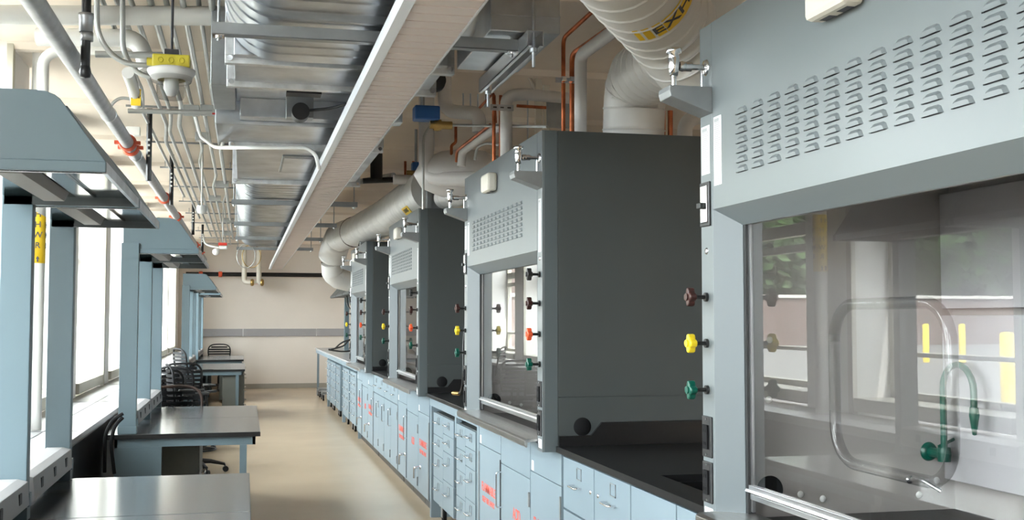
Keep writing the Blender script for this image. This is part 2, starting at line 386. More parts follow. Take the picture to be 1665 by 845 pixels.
        v.lathe([(.013, 0), (.015, .010), (.013, .02)], (-.062, y, zc), (-1, 0, 0), 12)
        v.lathe([(.0, -.030), (.012, -.029), (.016, -.005), (.017, .02), (.014, .034), (.022, .036), (.023, .050), (.0, .054)], (xb, y, zc), (0, 0, 1), 18)
        v.cyl((xb, y, 2.150), (xb, y, zc-.02), .0075, 12); v.cyl((-.012, y, 2.150), (-.012, y, zc-.01), .003, 8)
        v.build('vacuum_breaker', 'chrome', t)
    # air monitor
    m_ = MB().box(-.055, 0, W-.80-.10, W-.80+.075, 2.165, 2.262).build('air_monitor', 'cream_plastic', t, bevel=.014)
    g = MB(); g.box(-.03, -.012, W-.80-.075, W-.80-.03, 2.1645, 2.1652); g.box(-.03, -.012, W-.80+.0, W-.80+.045, 2.1645, 2.1652); g.build('sensor_slot', 'gasket', m_)
    return t
hA = make_hood(HY[0], 'large blue-grey fume hood nearest the camera, cropped by the right edge of the photo')
HL = ['blue-grey fume hood with dark broad side panel, second nearest, behind the black sink counter',
      'blue-grey fume hood second farthest, its corner under the white flexible duct end',
      'narrow-looking farthest fume hood beside the back counter with cables']
for k in range(3): dup(hA, (1.29, HY[k+1]-HW, 0), label=HL[k])
# inside the near hood: gooseneck tap, silver spout and clear loop
W0 = HY[0]-.086
t = thing('gooseneck_tap', 'dark green gooseneck water tap on the inside wall of the nearest hood', 'tap', (1.965, W0, 1.10))
MB().lathe([(0, .012), (.022, .012), (.028, 0)], (0, 0, 0), (0, -1, 0), 24).build('flange', 'green', t)
b = MB().cyl((0, -.01, 0), (0, -.075, 0), .014); b.lathe([(.018, -.02), (.02, 0), (.018, .02)], (0, -.075, .0), (0, 0, 1)); b.cyl((0, -.05, .02), (.05, -.05, .04), .005, 8); b.build('valve_body', 'green', t)
pth = [(0, -.075, 0), (0, -.075, .19)]+[(.0, -.075-.07+.07*math.cos(a), .19+.07*math.sin(a)) for a in [PI*k/12 for k in range(1, 13)]]+[(0, -.215, .14)]
MB().tube(pth, .0095, 12).build('neck', 'green', t)
MB().lathe([(.012, 0), (.014, -.02), (.011, -.04), (.006, -.075), (0, -.077)], (0, -.215, .145)).build('nozzle', 'green', t)
t = MB().tube(smooth([(1.90, W0, 1.02), (1.90, W0-.05, 1.03), (1.935, W0-.10, 1.0)], .02), .006, 10); t.lathe([(0, .006), (.012, .005), (.013, 0)], (1.90, W0, 1.02), (0, -1, 0))
tag(t.build('spout', 'chrome'), 'small silver spout low on the inside wall of the nearest hood', 'tap')
cx_, cz_ = 1.415, 1.335; loop = []
hw, hh, rr_ = .235, .19, .09
for (sx_, sz_, a0) in ((1, 1, 0), (-1, 1, PI/2), (-1, -1, PI), (1, -1, 1.5*PI)):
    for k in range(9): a = a0+PI/2*k/8; loop.append((cx_, 2.27+sx_*(hw-rr_)+rr_*math.cos(a), cz_+sz_*(hh-rr_)+rr_*math.sin(a)))
loop.append(loop[0]); loop.append(loop[1])
tag(MB().tube(loop, .014, 10, cap=False).build('tubing_loop', 'clear_plastic'), 'translucent rounded rectangular tube loop behind the nearest hood sash', 'tubing')
# ================================================================ BASE CABINETS (right)
XC = 1.38
def pull(parent, y, z, L=.10, vert=False):
    o = .032; r = .0042
    if vert: pts = [(XC, y, z-L/2), (XC-o, y, z-L/2), (XC-o, y, z+L/2), (XC, y, z+L/2)]
    else: pts = [(XC, y-L/2, z), (XC-o, y-L/2, z), (XC-o, y+L/2, z), (XC, y+L/2, z)]
    MB().tube(smooth(pts, .012, 4), r, 8).build('handle', 'chrome', parent)
def holder(parent, y, z, w=.066, h=.05):
    b = MB(); x0 = XC-.003
    b.box(x0, XC, y-w/2, y+w/2, z-h/2, z-h/2+.004); b.box(x0, XC, y-w/2, y+w/2, z+h/2-.004, z+h/2)
    b.box(x0, XC, y-w/2, y-w/2+.004, z-h/2, z+h/2); b.box(x0, XC, y+w/2-.004, y+w/2, z-h/2, z+h/2)
    b.build('label_holder', 'galv_dark', parent)
def drawer(root, y0, y1, z0, z1, hold=True, lock=None, L=.10, hz=None):
    g = .002
    d = MB().box(XC, XC+.018, y0+g, y1-g, z0+g, z1-g).build('drawer', 'case_paint', root, bevel=.0015)
    zc = (z0+z1)/2; 
    if hold: holder(d, (y0+y1)/2-.02, z1-.05)
    pull(d, (y0+y1)/2, hz if hz else (z1-.105 if hold else zc), L)
    if lock: MB().lathe([(0, .004), (.008, .003), (.009, 0)], (XC, lock, z1-.10), (-1, 0, 0), 12).build('lock', 'chrome', d)
    return d
def cab_body(y0, y1, label, zt=.895, cat='cabinet', name='base_cabinet', group='base cabinets under the hoods and counters', toe=True):
    t = thing(name, label, cat, (0, 0, 0), 0, group)
    b = MB().box(XC+.019, 2.05, y0+.002, y1-.002, .10, zt); b.build('carcass', 'case_paint', t, bevel=.001)
    if toe: MB().box(XC+.06, 2.0, y0+.002, y1-.002, 0, .10).build('toe_kick', 'epoxy', t)
    return t
def door(root, y0, y1, z0, z1): return MB().box(XC, XC+.018, y0+.002, y1-.002, z0+.002, z1-.002).build('door', 'case_paint', root, bevel=.0015)
def hinge_strip(d, y, z0, z1):
    MB().box(XC-.006, XC+.0, y-.008, y+.008, z0, z1).build('piano_hinge', 'galv_dark', d)
def butt_hinge(d, y, z):
    MB().box(XC-.003, XC, y-.012, y+.012, z-.035, z+.035).cyl((XC-.005, y, z-.035), (XC-.005, y, z+.035), .005, 8).build('hinge', 'galv_dark', d)
def lever(d, y, z):
    b = MB().lathe([(0, .008), (.016, .007), (.018, 0)], (XC, y, z), (-1, 0, 0), 16); b.cyl((XC, y, z), (XC-.045, y, z), .010, 12)
    b.tube(smooth([(XC-.04, y, z), (XC-.045, y+.03, z-.005), (XC-.045, y+.035, z-.09)], .02, 4), .008, 10); b.build('lever_handle', 'chrome', d)
def plain_front(t, y0, y1, z0, z1): return MB().box(XC, XC+.018, y0+.002, y1-.002, z0+.002, z1-.002).build('front_panel', 'case_paint', t, bevel=.0015)
# counter gap between near hoods: two drawer cabinets, two sink cabinets
for (y0, y1, lab, lk) in ((4.355, 4.80, 'pale blue drawer cabinet at the far end of the black sink counter', 4.40), (3.915, 4.35, 'pale blue drawer cabinet beside the sink cabinets under the black counter', 4.30)):
    t = cab_body(y0, y1, lab); drawer(t, y0, y1, .66, .885, lock=lk); drawer(t, y0, y1, .42, .655); drawer(t, y0, y1, .11, .415)
for (y0, y1, lab) in ((3.47, 3.91, 'plain pale blue sink cabinet under the basin'), (3.035, 3.465, 'plain pale blue cabinet tight against the nearest hood base')):
    t = cab_body(y0, y1, lab, zt=.685); d = door(t, y0, y1, .11, .885)
def hood_cabs(y0, tags):
    """flammable (far), acid (middle), flammable (near) under a hood whose near side is y0"""
    for (a, b, kind, lab) in ((1.22, 1.80, 'f', tags[0]), (.57, 1.216, 'a', tags[1]), (.01, .566, 'g', tags[2])):
        ya, yb = y0+a, y0+b; t = cab_body(ya, yb, lab, name='safety_cabinet' if kind != 'a' else 'acid_cabinet', group='safety cabinets under the hoods')
        top = .70 if kind == 'a' else .745
        pf = plain_front(t, ya, yb, top, .895)
        if kind != 'a': MB().box(XC-.002, XC, yb-.07, yb-.035, top+.008, top+.055).build('tag', 'sticker', pf)
        d = door(t, ya, yb, .105, top)
        ym = (ya+yb)/2
        if kind in 'fg':
            text('FLAMMABLE', .072, d, (XC-.0006, ym+.03, .505), 'red_text', sx=.95); text('KEEP FIRE AWAY', .046, d, (XC-.0006, ym+.03, .435), 'red_text', sx=.95)
            lever(d, ya+.10 if kind == 'f' else yb-.12, .31)
            hinge_strip(d, ya+.010, .115, .70) if kind == 'g' else hinge_strip(d, yb-.01, .115, .70)
            if kind == 'f': MB().box(XC-.004, XC, ya+.0, ya+.012, .12, .715).build('edge_strip', 'gasket', d)  # black strip drawn in for the dark gap beside the door
        else:
            text('ACID', .085, d, (XC-.0006, ym-.04, .475), 'red_text', sx=.8); pull(d, yb-.03, .56, .19, True)
            for z in (.60, .18): butt_hinge(d, ya+.012, z)
pos = ['nearest hood', 'second nearest hood', 'second farthest hood', 'farthest hood']
for k, y1 in enumerate(HY):
    hood_cabs(y1-HW, ['FLAMMABLE cabinet with lever handle, far end under the '+pos[k], 'pale blue cabinet marked ACID in red under the '+pos[k], 'FLAMMABLE cabinet with side hinge strip, near end under the '+pos[k]])
# counters
def counter(y0, y1, lab, sink=False, curb=True):
    t = thing('counter', lab, 'counter', (0, 0, 0), 0, 'black epoxy counters between the hoods')
    x0, x1, z0, z1 = 1.352, 2.07, .90, .926; b = MB()
    if sink:
        sx0, sx1, sy0, sy1 = 1.47, 1.90, 3.22, 3.84
        b.box(x0, sx0, y0, y1, z0, z1); b.box(sx1, x1, y0, y1, z0, z1); b.box(sx0, sx1, y0, sy0, z0, z1); b.box(sx0, sx1, sy1, y1, z0, z1)
    else: b.box(x0, x1, y0, y1, z0, z1)
    b.build('countertop', 'epoxy', t, bevel=0 if sink else .003)
    if sink:
        s = MB(); s.box(sx0, sx0+.012, sy0, sy1, .70, z0); s.box(sx1-.012, sx1, sy0, sy1, .70, z0); s.box(sx0, sx1, sy0, sy0+.012, .70, z0); s.box(sx0, sx1, sy1-.012, sy1, .70, z0); s.box(sx0, sx1, sy0, sy1, .69, .70)
        s.build('basin', 'epoxy', t)
    pr = [(x0+.012, z1), (x0+.012, z1+.045), (x0+.16, z1+.045), (x0+.21, 1.028), (x1, 1.028), (x1, z1)]
    MB().prism(pr, 'y', y1-.016, y1).build('splash_curb', 'epoxy', t)
    return t
counter(3.034, 4.818, 'black epoxy counter with basin in front of the dark side panel', True)
counter(6.634, 8.468, 'black epoxy counter over the mobile drawer carts, second from the camera')
counter(10.284, 12.248, 'black epoxy counter short stretch before the farthest hood')
# knee-space frame and mobile carts between hood 2 and 3
t = thing('open_bench', 'pale blue bench rail and legs over the two drawer carts', 'bench')
MB().box(XC, XC+.03, 6.64, 8.465, .835, .895).build('apron_rail', 'case_paint', t, bevel=.002)
for y in (6.645, 8.40): MB().box(XC+.002, 2.0, y, y+.055, 0, .835).build('end_panel', 'case_paint', t, bevel=.002)
MB().box(XC+.002, XC+.04, 7.385, 7.43, .70, .835).build('bracket', 'case_paint', t)
def caster(parent, x, y):
    c = MB(); c.box(x-.018, x-.014, y-.03, y+.03, .03, .11); c.box(x+.014, x+.018, y-.03, y+.03, .03, .11); c.box(x-.03, x+.03, y-.03, y+.03, .11, .116)
    f = c.build('caster', 'aluminium', parent)
    MB().cyl((x-.012, y-.01, .052), (x+.012, y-.01, .052), .052, 20).build('wheel', 'rubber', f)
    return f
def cart(y0, y1, label, zt=.80, cols=2, legs=True, rows=((.68, .80), (.56, .68), (.36, .56), (.15, .36)), alt=((.64, .80), (.50, .64), (.33, .50), (.15, .33)), body='paint_dark', group='mobile drawer carts'):
    t = thing('drawer_cart', label, 'drawer cart', (0, 0, 0), 0, group)
    MB().box(XC+.02, 1.95, y0, y1, .14, zt).build('carcass', body, t, bevel=.002)
    wd = (y1-y0-.03)/cols
    for c in range(cols):
        ya = y0+.015+wd*c
        for k, (z0, z1) in enumerate(rows if c % 2 == 0 else alt):
            drawer(t, ya, ya+wd, z0, z1, hold=True, L=.11, hz=z0+(z1-z0)*.62)
    for x in (XC+.07, 1.88):
        for y in (y0+.07, y1-.07): caster(t, x, y)
    return t
cart(6.72, 7.38, 'mobile drawer cart on casters beside the flammable cabinet, nearer of the pair')
cart(7.45, 8.30, 'mobile drawer cart on casters with two drawer columns, farther of the pair')
# base units between hood 3 and 4
t = cab_body(11.30, 12.24, 'pale blue cabinet with drawers above hinged doors, near the farthest hood')
for a in (11.30, 11.77): drawer(t, a, a+.47, .70, .885); 
for a in (11.30, 11.77): d = door(t, a, a+.47, .105, .695); pull(d, a+.42, .55, .16, True); butt_hinge(d, a+.012, .6); butt_hinge(d, a+.012, .2)
t = cab_body(10.29, 11.295, 'pale blue two-door cabinet between the two farthest hoods')
for a in (10.29, 10.793): drawer(t, a, a+.50, .70, .885); d = door(t, a, a+.50, .105, .695); pull(d, a+.44, .55, .16, True); butt_hinge(d, a+.012, .6); butt_hinge(d, a+.012, .2)
# far bench
fb = [(14.09, 16.4, 'grey lab table with light edge next to the farthest hood'), (16.42, 19.4, 'grey lab table over white drawer stacks, middle of the far bench'), (19.42, 22.3, 'grey lab table with open legs at the far end of the bench')]
for y0, y1, lab in fb:
    t = thing('bench_table', lab, 'table', (0, 0, 0), 0, 'far bench tables')
    MB().box(1.36, 2.06, y0, y1, .895, .92).build('tabletop', 'silllam', t, bevel=.003)
    MB().box(1.375, 1.40, y0, y1, .83, .895).build('apron', 'case_paint', t)
    for x in (1.40, 1.98):
        for y in (y0+.005, y1-.045): MB().box(x, x+.04, y, y+.04, 0, .895).build('leg', 'case_paint', t)
r4 = ((.70, .80), (.58, .70), (.46, .58), (.34, .46), (.14, .34))
for y0, y1, lab in ((14.2, 15.05, 'white faced drawer cart directly beyond the farthest hood'), (15.2, 16.1, 'drawer cart second beyond the farthest hood'), (16.6, 17.4, 'drawer cart third beyond the farthest hood'), (17.5, 18.6, 'wide drawer cart fourth beyond the farthest hood'), (18.68, 19.3, 'white drawer cart last before the open far bench end')):
    cart(y0, y1, lab, rows=r4, alt=r4, body='paint', group='drawer carts under the far bench')
for i, y in enumerate((20.9, 21.85)):
    t = thing('rolling_base', ['low steel rolling base under the far bench, nearer one', 'low steel rolling base under the far bench, at its end'][i], 'cart')
    MB().box(1.40, 1.85, y-.25, y+.25, .12, .16).build('platform', 'strut', t)
    for x in (1.42, 1.83): caster(t, x, y-.2); caster(t, x, y+.2)
# cables on far bench
for i, pts in enumerate(([(538, 568), (560, 562), (566, 553), (580, 549)], [(534, 568), (556, 572), (586, 568)], [(545, 566), (556, 556), (572, 551)])):
    P = [aty(x, y, 15.5) for x, y in pts]
    for p in P: p.z = max(p.z, .94)
    tag(MB().tube(smooth(P, .2, 6), .011, 8).build('cable', 'black'), ['thick black cable arched over the far bench', 'black cable lying flat along the far bench edge', 'thin black cable loop behind the arched one on the far bench'][i], 'cable', 'cables on the far bench')
t = thing('power_cord', 'black power cord hanging down between the two middle hoods with brass plug', 'cord')
P = [Vector((1.31, 6.635, 1.5)), Vector((1.31, 6.70, 1.46)), aty(750, 560, 6.72), aty(746, 600, 6.70), aty(735, 628, 6.74), aty(722, 638, 6.8), aty(714, 640, 6.85)]
for p in P: p.z = max(p.z, .937); p.x = max(1.30, p.x)
MB().tube(smooth(P, .12, 6), .007, 8).build('cord', 'black', t)
MB().cyl(P[-1], P[-1]+Vector((-.03, .05, 0)), .012, 10).build('plug', 'brass', t)
# far right canopy shelf
t = thing('canopy_shelf', 'grey canopy shelf over the far right bench beyond the farthest hood', 'shelf')
for k in range(4):
    ya = 15.0+1.25*k
    MB().prism([(1.47, 1.85), (1.47, 1.88), (1.60, 2.03), (1.95, 2.05), (1.95, 1.87)], 'y', ya, ya+1.2).build('canopy', 'paint_dark', t, bevel=.01)
for y in (15.0, 17.5, 19.9): MB().box(1.72, 1.80, y, y+.09, .92, 1.9).build('post', 'paint', t, bevel=.003)
for k in range(2): MB().tube(smooth([(1.56, 17.2+k*.5, 1.86), (1.57, 17.2+k*.5, 1.7), (1.68, 17.0+k*.5, 1.55), (1.70, 17.0+k*.5, 1.35)], .1), .012, 8).build('cord', 'black', t)
# ================================================================ LEFT: TABLES AND CANOPY SHELVES
def make_table(x1, y0, y1, z, label, leftx=None):
    t = thing('lab_table', label, 'table', (0, 0, 0), 0, 'lab tables along the windows')
    xl = x1-.97
    MB().box(xl, x1, y0+.003, y1-.003, z-.025, z).build('tabletop', 'worktop', t, bevel=.002)
    MB().box(xl-.001, x1+.001, y0+.0015, y1-.0015, z-.030, z-.0015).build('edge_band', 'epoxy', t)
    a = MB()
    for ya, yb in ((y0+.03, y0+.05), (y1-.05, y1-.03)): a.box(xl+.06, x1-.03, ya, yb, z-.085, z-.026)
    for xa, xb in ((xl+.06, xl+.08), (x1-.05, x1-.03)): a.box(xa, xb, y0+.03, y1-.03, z-.085, z-.026)
    a.build('apron', 'paint', t, bevel=.001)
    for yy in (y0+.03, y1-.07):
        MB().box(x1-.13, x1-.085, yy, yy+.04, .0, z-.085).build('leg', 'paint', t, bevel=.002)
        MB().box(xl+.06, xl+.35, yy, yy+.02, .02, z-.085).build('side_panel', 'paint', t, bevel=.002)
    return t
def make_canopy(xp, y0, y1, label, first=False):
    """xp: right face of the posts; canopy reaches out over the table"""
    t = thing('canopy_shelf', label, 'shelf', (0, 0, 0), 0, 'canopy shelves over the window tables')
    X0, X1, Zb, Zt = xp-.10, xp+.372, 1.915, 2.148
    ys = [y0, y1] if first else [y1]
    for y in ys:
        MB().box(xp-.108, xp, y-.03, y+.03, .75, 1.98).build('post', 'paint', t, bevel=.003)
        f = MB().box(xp-.112, xp+.004, y-.032, y+.032, .752, .80).box(xp-.006, xp+.010, y-.02, y+.02, .80, .85).build('foot', 'paint', t, bevel=.002)
    prof = [(X0, Zb+.03), (X0, Zt), (xp+.18, Zt)]+[(xp+.18+.075*math.sin(a), Zt-.05+.05*math.cos(a)) for a in (.35, .7, 1.0)]+[(X1, Zb+.03)]
    yy = [y0, y1]
    for y in yy:
        e = MB().prism(prof, 'y', y-.006, y+.006); e.box(xp-.0, X1, y-.012, y+.014, Zb, Zb+.03)
        e.build('end_panel', 'paint', t, bevel=.002)
    MB().box(X1-.012, X1, y0+.014, y1-.012, Zb, Zb+.032).build('front_rail', 'galv', t)
    MB().prism([(X1-.006, Zb+.03), (xp+.26, Zt-.04), (xp+.25, Zt-.04), (X1-.012, Zb+.03)], 'y', y0+.014, y1-.012).build('top_shell', 'paint', t)
    l = MB(); l.box(X0, X1-.012, y0+.014, y1-.014, Zb+.030, Zb+.034)
    l.build('shelf_board', 'shelf_gloss', t)
    l = MB(); l.prism([(xp+.05, Zb+.028), (xp+.065, Zb-.004), (xp+.135, Zb-.004), (xp+.15, Zb+.028)], 'y', y0+.04, y1-.20); lo = l.build('light_housing', 'olive_grey', t, bevel=.001)
    l = MB(); l.box(xp+.165, xp+.225, y0+.04, y1-.05, Zb+.020, Zb+.029); l.build('light_reflector', 'chrome', t)
    for y in (y0+.014, y1-.03): MB().box(X0, X1-.012, y, y+.016, Zb-.002, Zb+.030).build('cross_frame', 'paint_dark', t)
    l = MB(); l.box(xp+.0, X1, y0+.014, y0+.018, Zb-.004, Zb+.002).build('edge_trim', 'aluminium', t)
    # power strip between posts
    pr = [(xp-.10, .80), (xp-.10, .905), (xp-.03, .905), (xp+.006, .895), (xp+.012, .81), (xp+.0, .80)]
    r = MB().prism(pr, 'y', y0+.032, y1-.034).build('power_strip', 'raceway_paint', t, bevel=.002)
    for k in range(3):
        yc = y0+.2+(y1-y0-.4)*k/2
        MB().box(xp+.006, xp+.0125, yc-.022, yc+.022, .835, .875).build('outlet', 'black', r, bevel=.003)
    return t
# row 1, row 2 then rows 3, 4
rows = [(.033, [3.38, 4.47, 5.58], .75), (.112, [7.58, 8.72, 9.88], .75), (.02, [16.95, 18.1, 19.25], .75), (.0, [20.7, 21.9, 23.1], .76)]
nm = [['dark topped lab table at the bottom left, nearest the camera', 'dark topped lab table second from the camera, its far edge hides the chairs'],
      ['dark topped lab table with pale blue apron and open leg, middle of the room', 'dark topped lab table farther half of the middle pair, chairs behind it'],
      ['lab table with dark pedestal under it, beyond the group of chairs', 'lab table behind the dark pedestal table, farther half of that pair'],
      ['second last lab table before the back wall', 'last lab table before the back wall, chair behind it']]
cn = [['large pale blue canopy shelf at the upper left, nearest the camera', 'pale blue canopy shelf joined behind the nearest one'],
      ['pale blue canopy shelf of the middle tables, nearer half', 'pale blue canopy shelf of the middle tables, farther half'],
      ['small pale blue canopy shelf past the chairs, nearer half', 'small pale blue canopy shelf past the chairs, farther half'],
      ['second last canopy shelf near the back wall', 'last canopy shelf near the back wall']]
for i, (x1, ys, z) in enumerate(rows):
    xp = [-.768, -.668, -.775, -.79][i]
    for k in range(2):
        make_table(x1, ys[k], ys[k+1], z, nm[i][k])
        make_canopy(xp, ys[k]+(.045 if k == 0 else 0.04), ys[k+1]-(.06 if k == 1 else 0.0), cn[i][k], k == 0)
# dark pedestals
for (x0, x1, y0, y1, zz, lab, gname) in ((-.62, -.30, 8.0, 8.60, .66, 'dark narrow pedestal under the middle table, left of the chair base', 1),
                                (-.30, .0, 17.05, 18.0, .66, 'dark drawer pedestal under the table beyond the chairs', 0), (-.30, .0, 18.2, 19.1, .66, 'dark drawer pedestal behind the first one beyond the chairs', 0), (-.42, .0, 20.9, 21.7, .66, 'dark drawer pedestal near the back wall', 0)):
    t = thing('pedestal', lab, 'drawer pedestal', (0, 0, 0), 0, 'dark pedestals under the tables')
    MB().box(x0, x1, y0, y1, .03, zz).build('carcass', 'olive', t, bevel=.003)
    for k in range(3):
        d = MB().box(x1, x1+.015, y0+.01, y1-.01, .05+.2*k, .24+.2*k).build('drawer', 'olive', t, bevel=.002)
        MB().tube(smooth([(x1+.015, y0+.3, .2+.2*k), (x1+.04, y0+.3, .2+.2*k), (x1+.04, y0+.42, .2+.2*k), (x1+.015, y0+.42, .2+.2*k)], .01, 3), .005, 6).build('handle', 'chrome', d)
# ================================================================ CHAIRS
def make_chair(loc, rz, label, s=1.0, brown=False, lift=0):
    t = thing('task_chair', label, 'chair', loc, rz, 'black slatted task chairs'); t.scale = (s, s, s); kids = []
    # faces +y; backrest at -y
    st = MB()
    for k in range(11):
        y = -.20+.04*k; wv = .225*math.sqrt(max(.1, 1-(abs(y)/.30)**2.5)); pts = [(-wv, y, .455), (-wv*.5, y, .442), (0, y, .438), (wv*.5, y, .442), (wv, y, .455)]
        st.tube(pts, .009, 6)
    n = 24; st.tube([(.235*math.copysign(abs(math.cos(a))**.7, math.cos(a)), .23*math.copysign(abs(math.sin(a))**.7, math.sin(a)), .45) for a in [2*PI*k/n for k in range(n+2)]], .014, 8, cap=False)
    st.build('seat', 'slat', t)
    bk = MB(); fr = []
    for a in [PI*k/16 for k in range(17)]:
        x = .225*math.copysign(abs(math.cos(a))**.6, math.cos(a)); z = .80+.155*max(0, math.sin(a))**.7; fr.append((x, -.235-.05*(z-.6)-.05*(1-(x/.225)**2), z))
    fr = [(.20, -.20, .55)]+fr+[(-.20, -.20, .55)]
    bk.tube(fr, .013, 8)
    b = bk.build('backrest_frame', 'brownblack' if brown else 'slat', t)
    sl = MB()
    for k in range(8):
        z = .56+.048*k; wv = .212 if z < .80 else .22*max(.05, 1-((z-.80)/.165)**2.6); n = 8; vs = []
        for j in range(n+1):
            x = -wv+2*wv*j/n; y = -.235-.05*(z-.6)-.05*(1-(x/.225)**2)
            vs += [(x, y, z-.015), (x, y, z+.015), (x, y-.008, z+.015), (x, y-.008, z-.015)]
        sl.add(vs, [(4*j+a, 4*j+(a+1) % 4, 4*j+4+(a+1) % 4, 4*j+4+a) for j in range(n) for a in range(4)])
    sl.build('backrest_slats', 'slat', t)
    for sx in (-1, 1):
        a = MB().tube(smooth([(sx*.20, -.05, .43), (sx*.29, -.05, .46), (sx*.29, -.07, .64), (sx*.29, -.1, .66)], .05), .013, 8)
        a.prism([(sx*.29-.035, -.16), (sx*.29+.035, -.16), (sx*.29+.03, .10), (sx*.29-.03, .10)], 'z', .655, .68)
        a.build('armrest', 'armplastic', t, bevel=.006)
    MB().tube(smooth([(0, -.05, .42), (0, -.22, .43), (0, -.27, .52), (0, -.285, .62)], .06), .018, 8).build('back_support', 'armplastic', t)
    for c in t.children:
        for v in c.data.vertices: v.co.z += lift
    g = MB().cyl((0, 0, .10), (0, 0, .30+lift*.6), .026, 14).cyl((0, 0, .28), (0, 0, .42+lift), .016, 12).box(-.09, .09, -.1, .1, .395+lift, .43+lift).build('gas_column', 'black', t)
    if lift:
        q = [(.2*math.cos(a), .2*math.sin(a), .24) for a in [2*PI*k/24 for k in range(26)]]; b = MB().tube(q, .010, 8, cap=False)
        for a in (0, PI/2, PI, 1.5*PI): b.cyl((0, 0, .24), (.2*math.cos(a), .2*math.sin(a), .24), .007, 6)
        b.build('foot_ring', 'black', t)
    for k in range(5):
        a = 2*PI*k/5+.3; dx, dy = math.cos(a), math.sin(a)
        l = MB().tube([(0, 0, .125), (dx*.15, dy*.15, .115), (dx*.29, dy*.29, .08)], .02, 8, radii=[.03, .022, .014]).build('base_leg', 'armplastic', t)
        px, py = -dy*.014, dx*.014; c = MB()
        for q in (-1, 1): c.cyl((dx*.30+px*q*.4, dy*.30+py*q*.4, .03), (dx*.30+px*q*1.6, dy*.30+py*q*1.6, .03), .03, 14)
        c.cyl((dx*.30, dy*.30, .03), (dx*.29, dy*.29, .085), .008, 6)
        c.build('caster', 'black', l)
    return t
make_chair((-.53, 9.84, 0), PI+.12, 'black chair with brown topped slatted back, tucked under the middle tables', .95, True)
ch1 = make_chair((-.74, 14.35, 0), .1, 'black chair with its back to us low beside the window ledge', 1.0)
ch2 = make_chair((-.44, 11.35, 0), -1.45, 'raised black chair facing the aisle, casters showing under the middle table', .94, lift=.16)
dup(ch1, (-.93, 12.4, 0), .5, 'black chair half hidden behind the far post of the middle shelf')
dup(ch1, (-.50, 24.1, 0), PI, 'black slatted chair alone behind the last table at the back wall')
dup(ch2, (-.60, 15.6, 0), -1.15, 'tallest looking black chair, tilted slatted back against the far blue posts').scale = (.98, .98, .98)
dup(ch1, (-.62, 13.3, 0), -.5, 'black chair in the middle of the chair cluster, behind the raised one')
# cables behind the table by the ledge
for i, (pts) in enumerate(([(200, 672), (183, 682), (171, 705), (170, 768)], [(200, 678), (186, 692), (180, 720), (186, 770)])):
    tag(MB().tube(smooth([aty(x, y, 7.3) for x, y in pts], .1), .011, 8).build('cable', 'rubber'), ['black cable arching down beside the window ledge behind the blue post', 'second black cable right of the arching one by the window ledge'][i], 'cable', 'cables by the window ledge')
# ================================================================ OVERHEAD: FIXTURE
t = thing('linear_light', 'long pendant linear light with pinkish ribbed lens running the length of the room', 'light fixture', (0, 0, 2.38))
fx0, fx1, fy0, fy1 = .435, .655, -1.0, 20.6
h = MB(); h.box(fx0, fx0+.022, fy0, fy1, .0, .075); h.box(fx1-.006, fx1, fy0, fy1, .0, .06); h.box(fx0+.02, fx1-.004, fy0, fy1, .055, .06); h.box(fx0, fx1, fy1, fy1+.01, 0, .075)
h.prism([(fx0-.012, .0), (fx0+.02, -.006), (fx0+.02, .012), (fx0-.012, .02)], 'y', fy0, fy1)
h.build('housing', 'fixture_white', t, bevel=.001)
k = 0; y = fy0
while y < fy1:
    ye = min(y+1.22, fy1); l = MB().box(fx0+.023, fx1-.007, y+.004, ye-.004, .004, .010)
    n = int((ye-y)/.085)
    for q in range(n): l.box(fx0+.023, fx1-.007, y+.085*q+.04, y+.085*q+.046, .0015, .004)
    l.build('lens', 'lens', t); y = ye
for y in (2.4, 6.0, 9.7, 13.3, 17.0, 20.3): MB().cyl((.545, y, .06), (.545, y, .155), .003, 6).build('hanger', 'galv', t)
# ================================================================ OVERHEAD: MAIN DUCT
DX0, DX1, DZ0, DZ1 = -.085, .83, 2.54, 2.95
def oval_ring(y, e=0, r=.205):
    x0, x1, z0, z1 = DX0-e, DX1+e, DZ0-e, DZ1+e; cz = (z0+z1)/2; R = (z1-z0)/2; pts = []
    for k in range(17): a = -PI/2+PI*k/16; pts.append((x1-R+R*math.cos(a), y, cz+R*math.sin(a)))
    for k in range(17): a = PI/2+PI*k/16; pts.append((x0+R+R*math.cos(a), y, cz+R*math.sin(a)))
    return pts
def oval(y0, y1, lab, step=.13):
    b = MB(); ys = [(y0, 0)]; y = y0+step
    while y < y1-.02: ys += [(y-.012, 0), (y-.006, 0), (y-.002, .005), (y+.002, .005), (y+.006, 0), (y+.012, 0)]; y += step
    ys.append((y1, 0)); R = [oval_ring(a, e) for a, e in ys]; n = len(R[0]); vs = [p for r in R for p in r]
    b.add(vs, [(i*n+k, (i+1)*n+k, (i+1)*n+(k+1) % n, i*n+(k+1) % n) for i in range(len(R)-1) for k in range(n)], True)
    b.add(R[0], [tuple(range(n))]); b.add(R[-1], [tuple(range(n))[::-1]])
    return tag(b.build('oval_duct', 'galv'), lab, 'duct', 'galvanised ducts overhead')
oval(-1.5, 4.62, 'galvanised flat-oval spiral duct overhead at the top of the photo')
oval(8.86, 16.7, 'galvanised flat-oval spiral duct farther off, carried on four trapeze bars', .16)
def flange(parent, y, x0, x1, z0, z1):
    b = MB(); e = .035
    for (a, c, d, f) in ((x0-e, x1+e, z0-e, z0), (x0-e, x1+e, z1, z1+e), (x0-e, x0, z0, z1), (x1, x1+e, z0, z1)): b.box(a, c, y-.02, y+.02, d, f)
    b.build('flange', 'galv_light', parent, bevel=.002)
    for (x, z) in ((x0-.015, z0-.015), (x1+.015, z0-.015)): MB().cyl((x, y-.035, z), (x, y+.035, z), .012, 8).build('corner_bolt', 'chrome', parent)
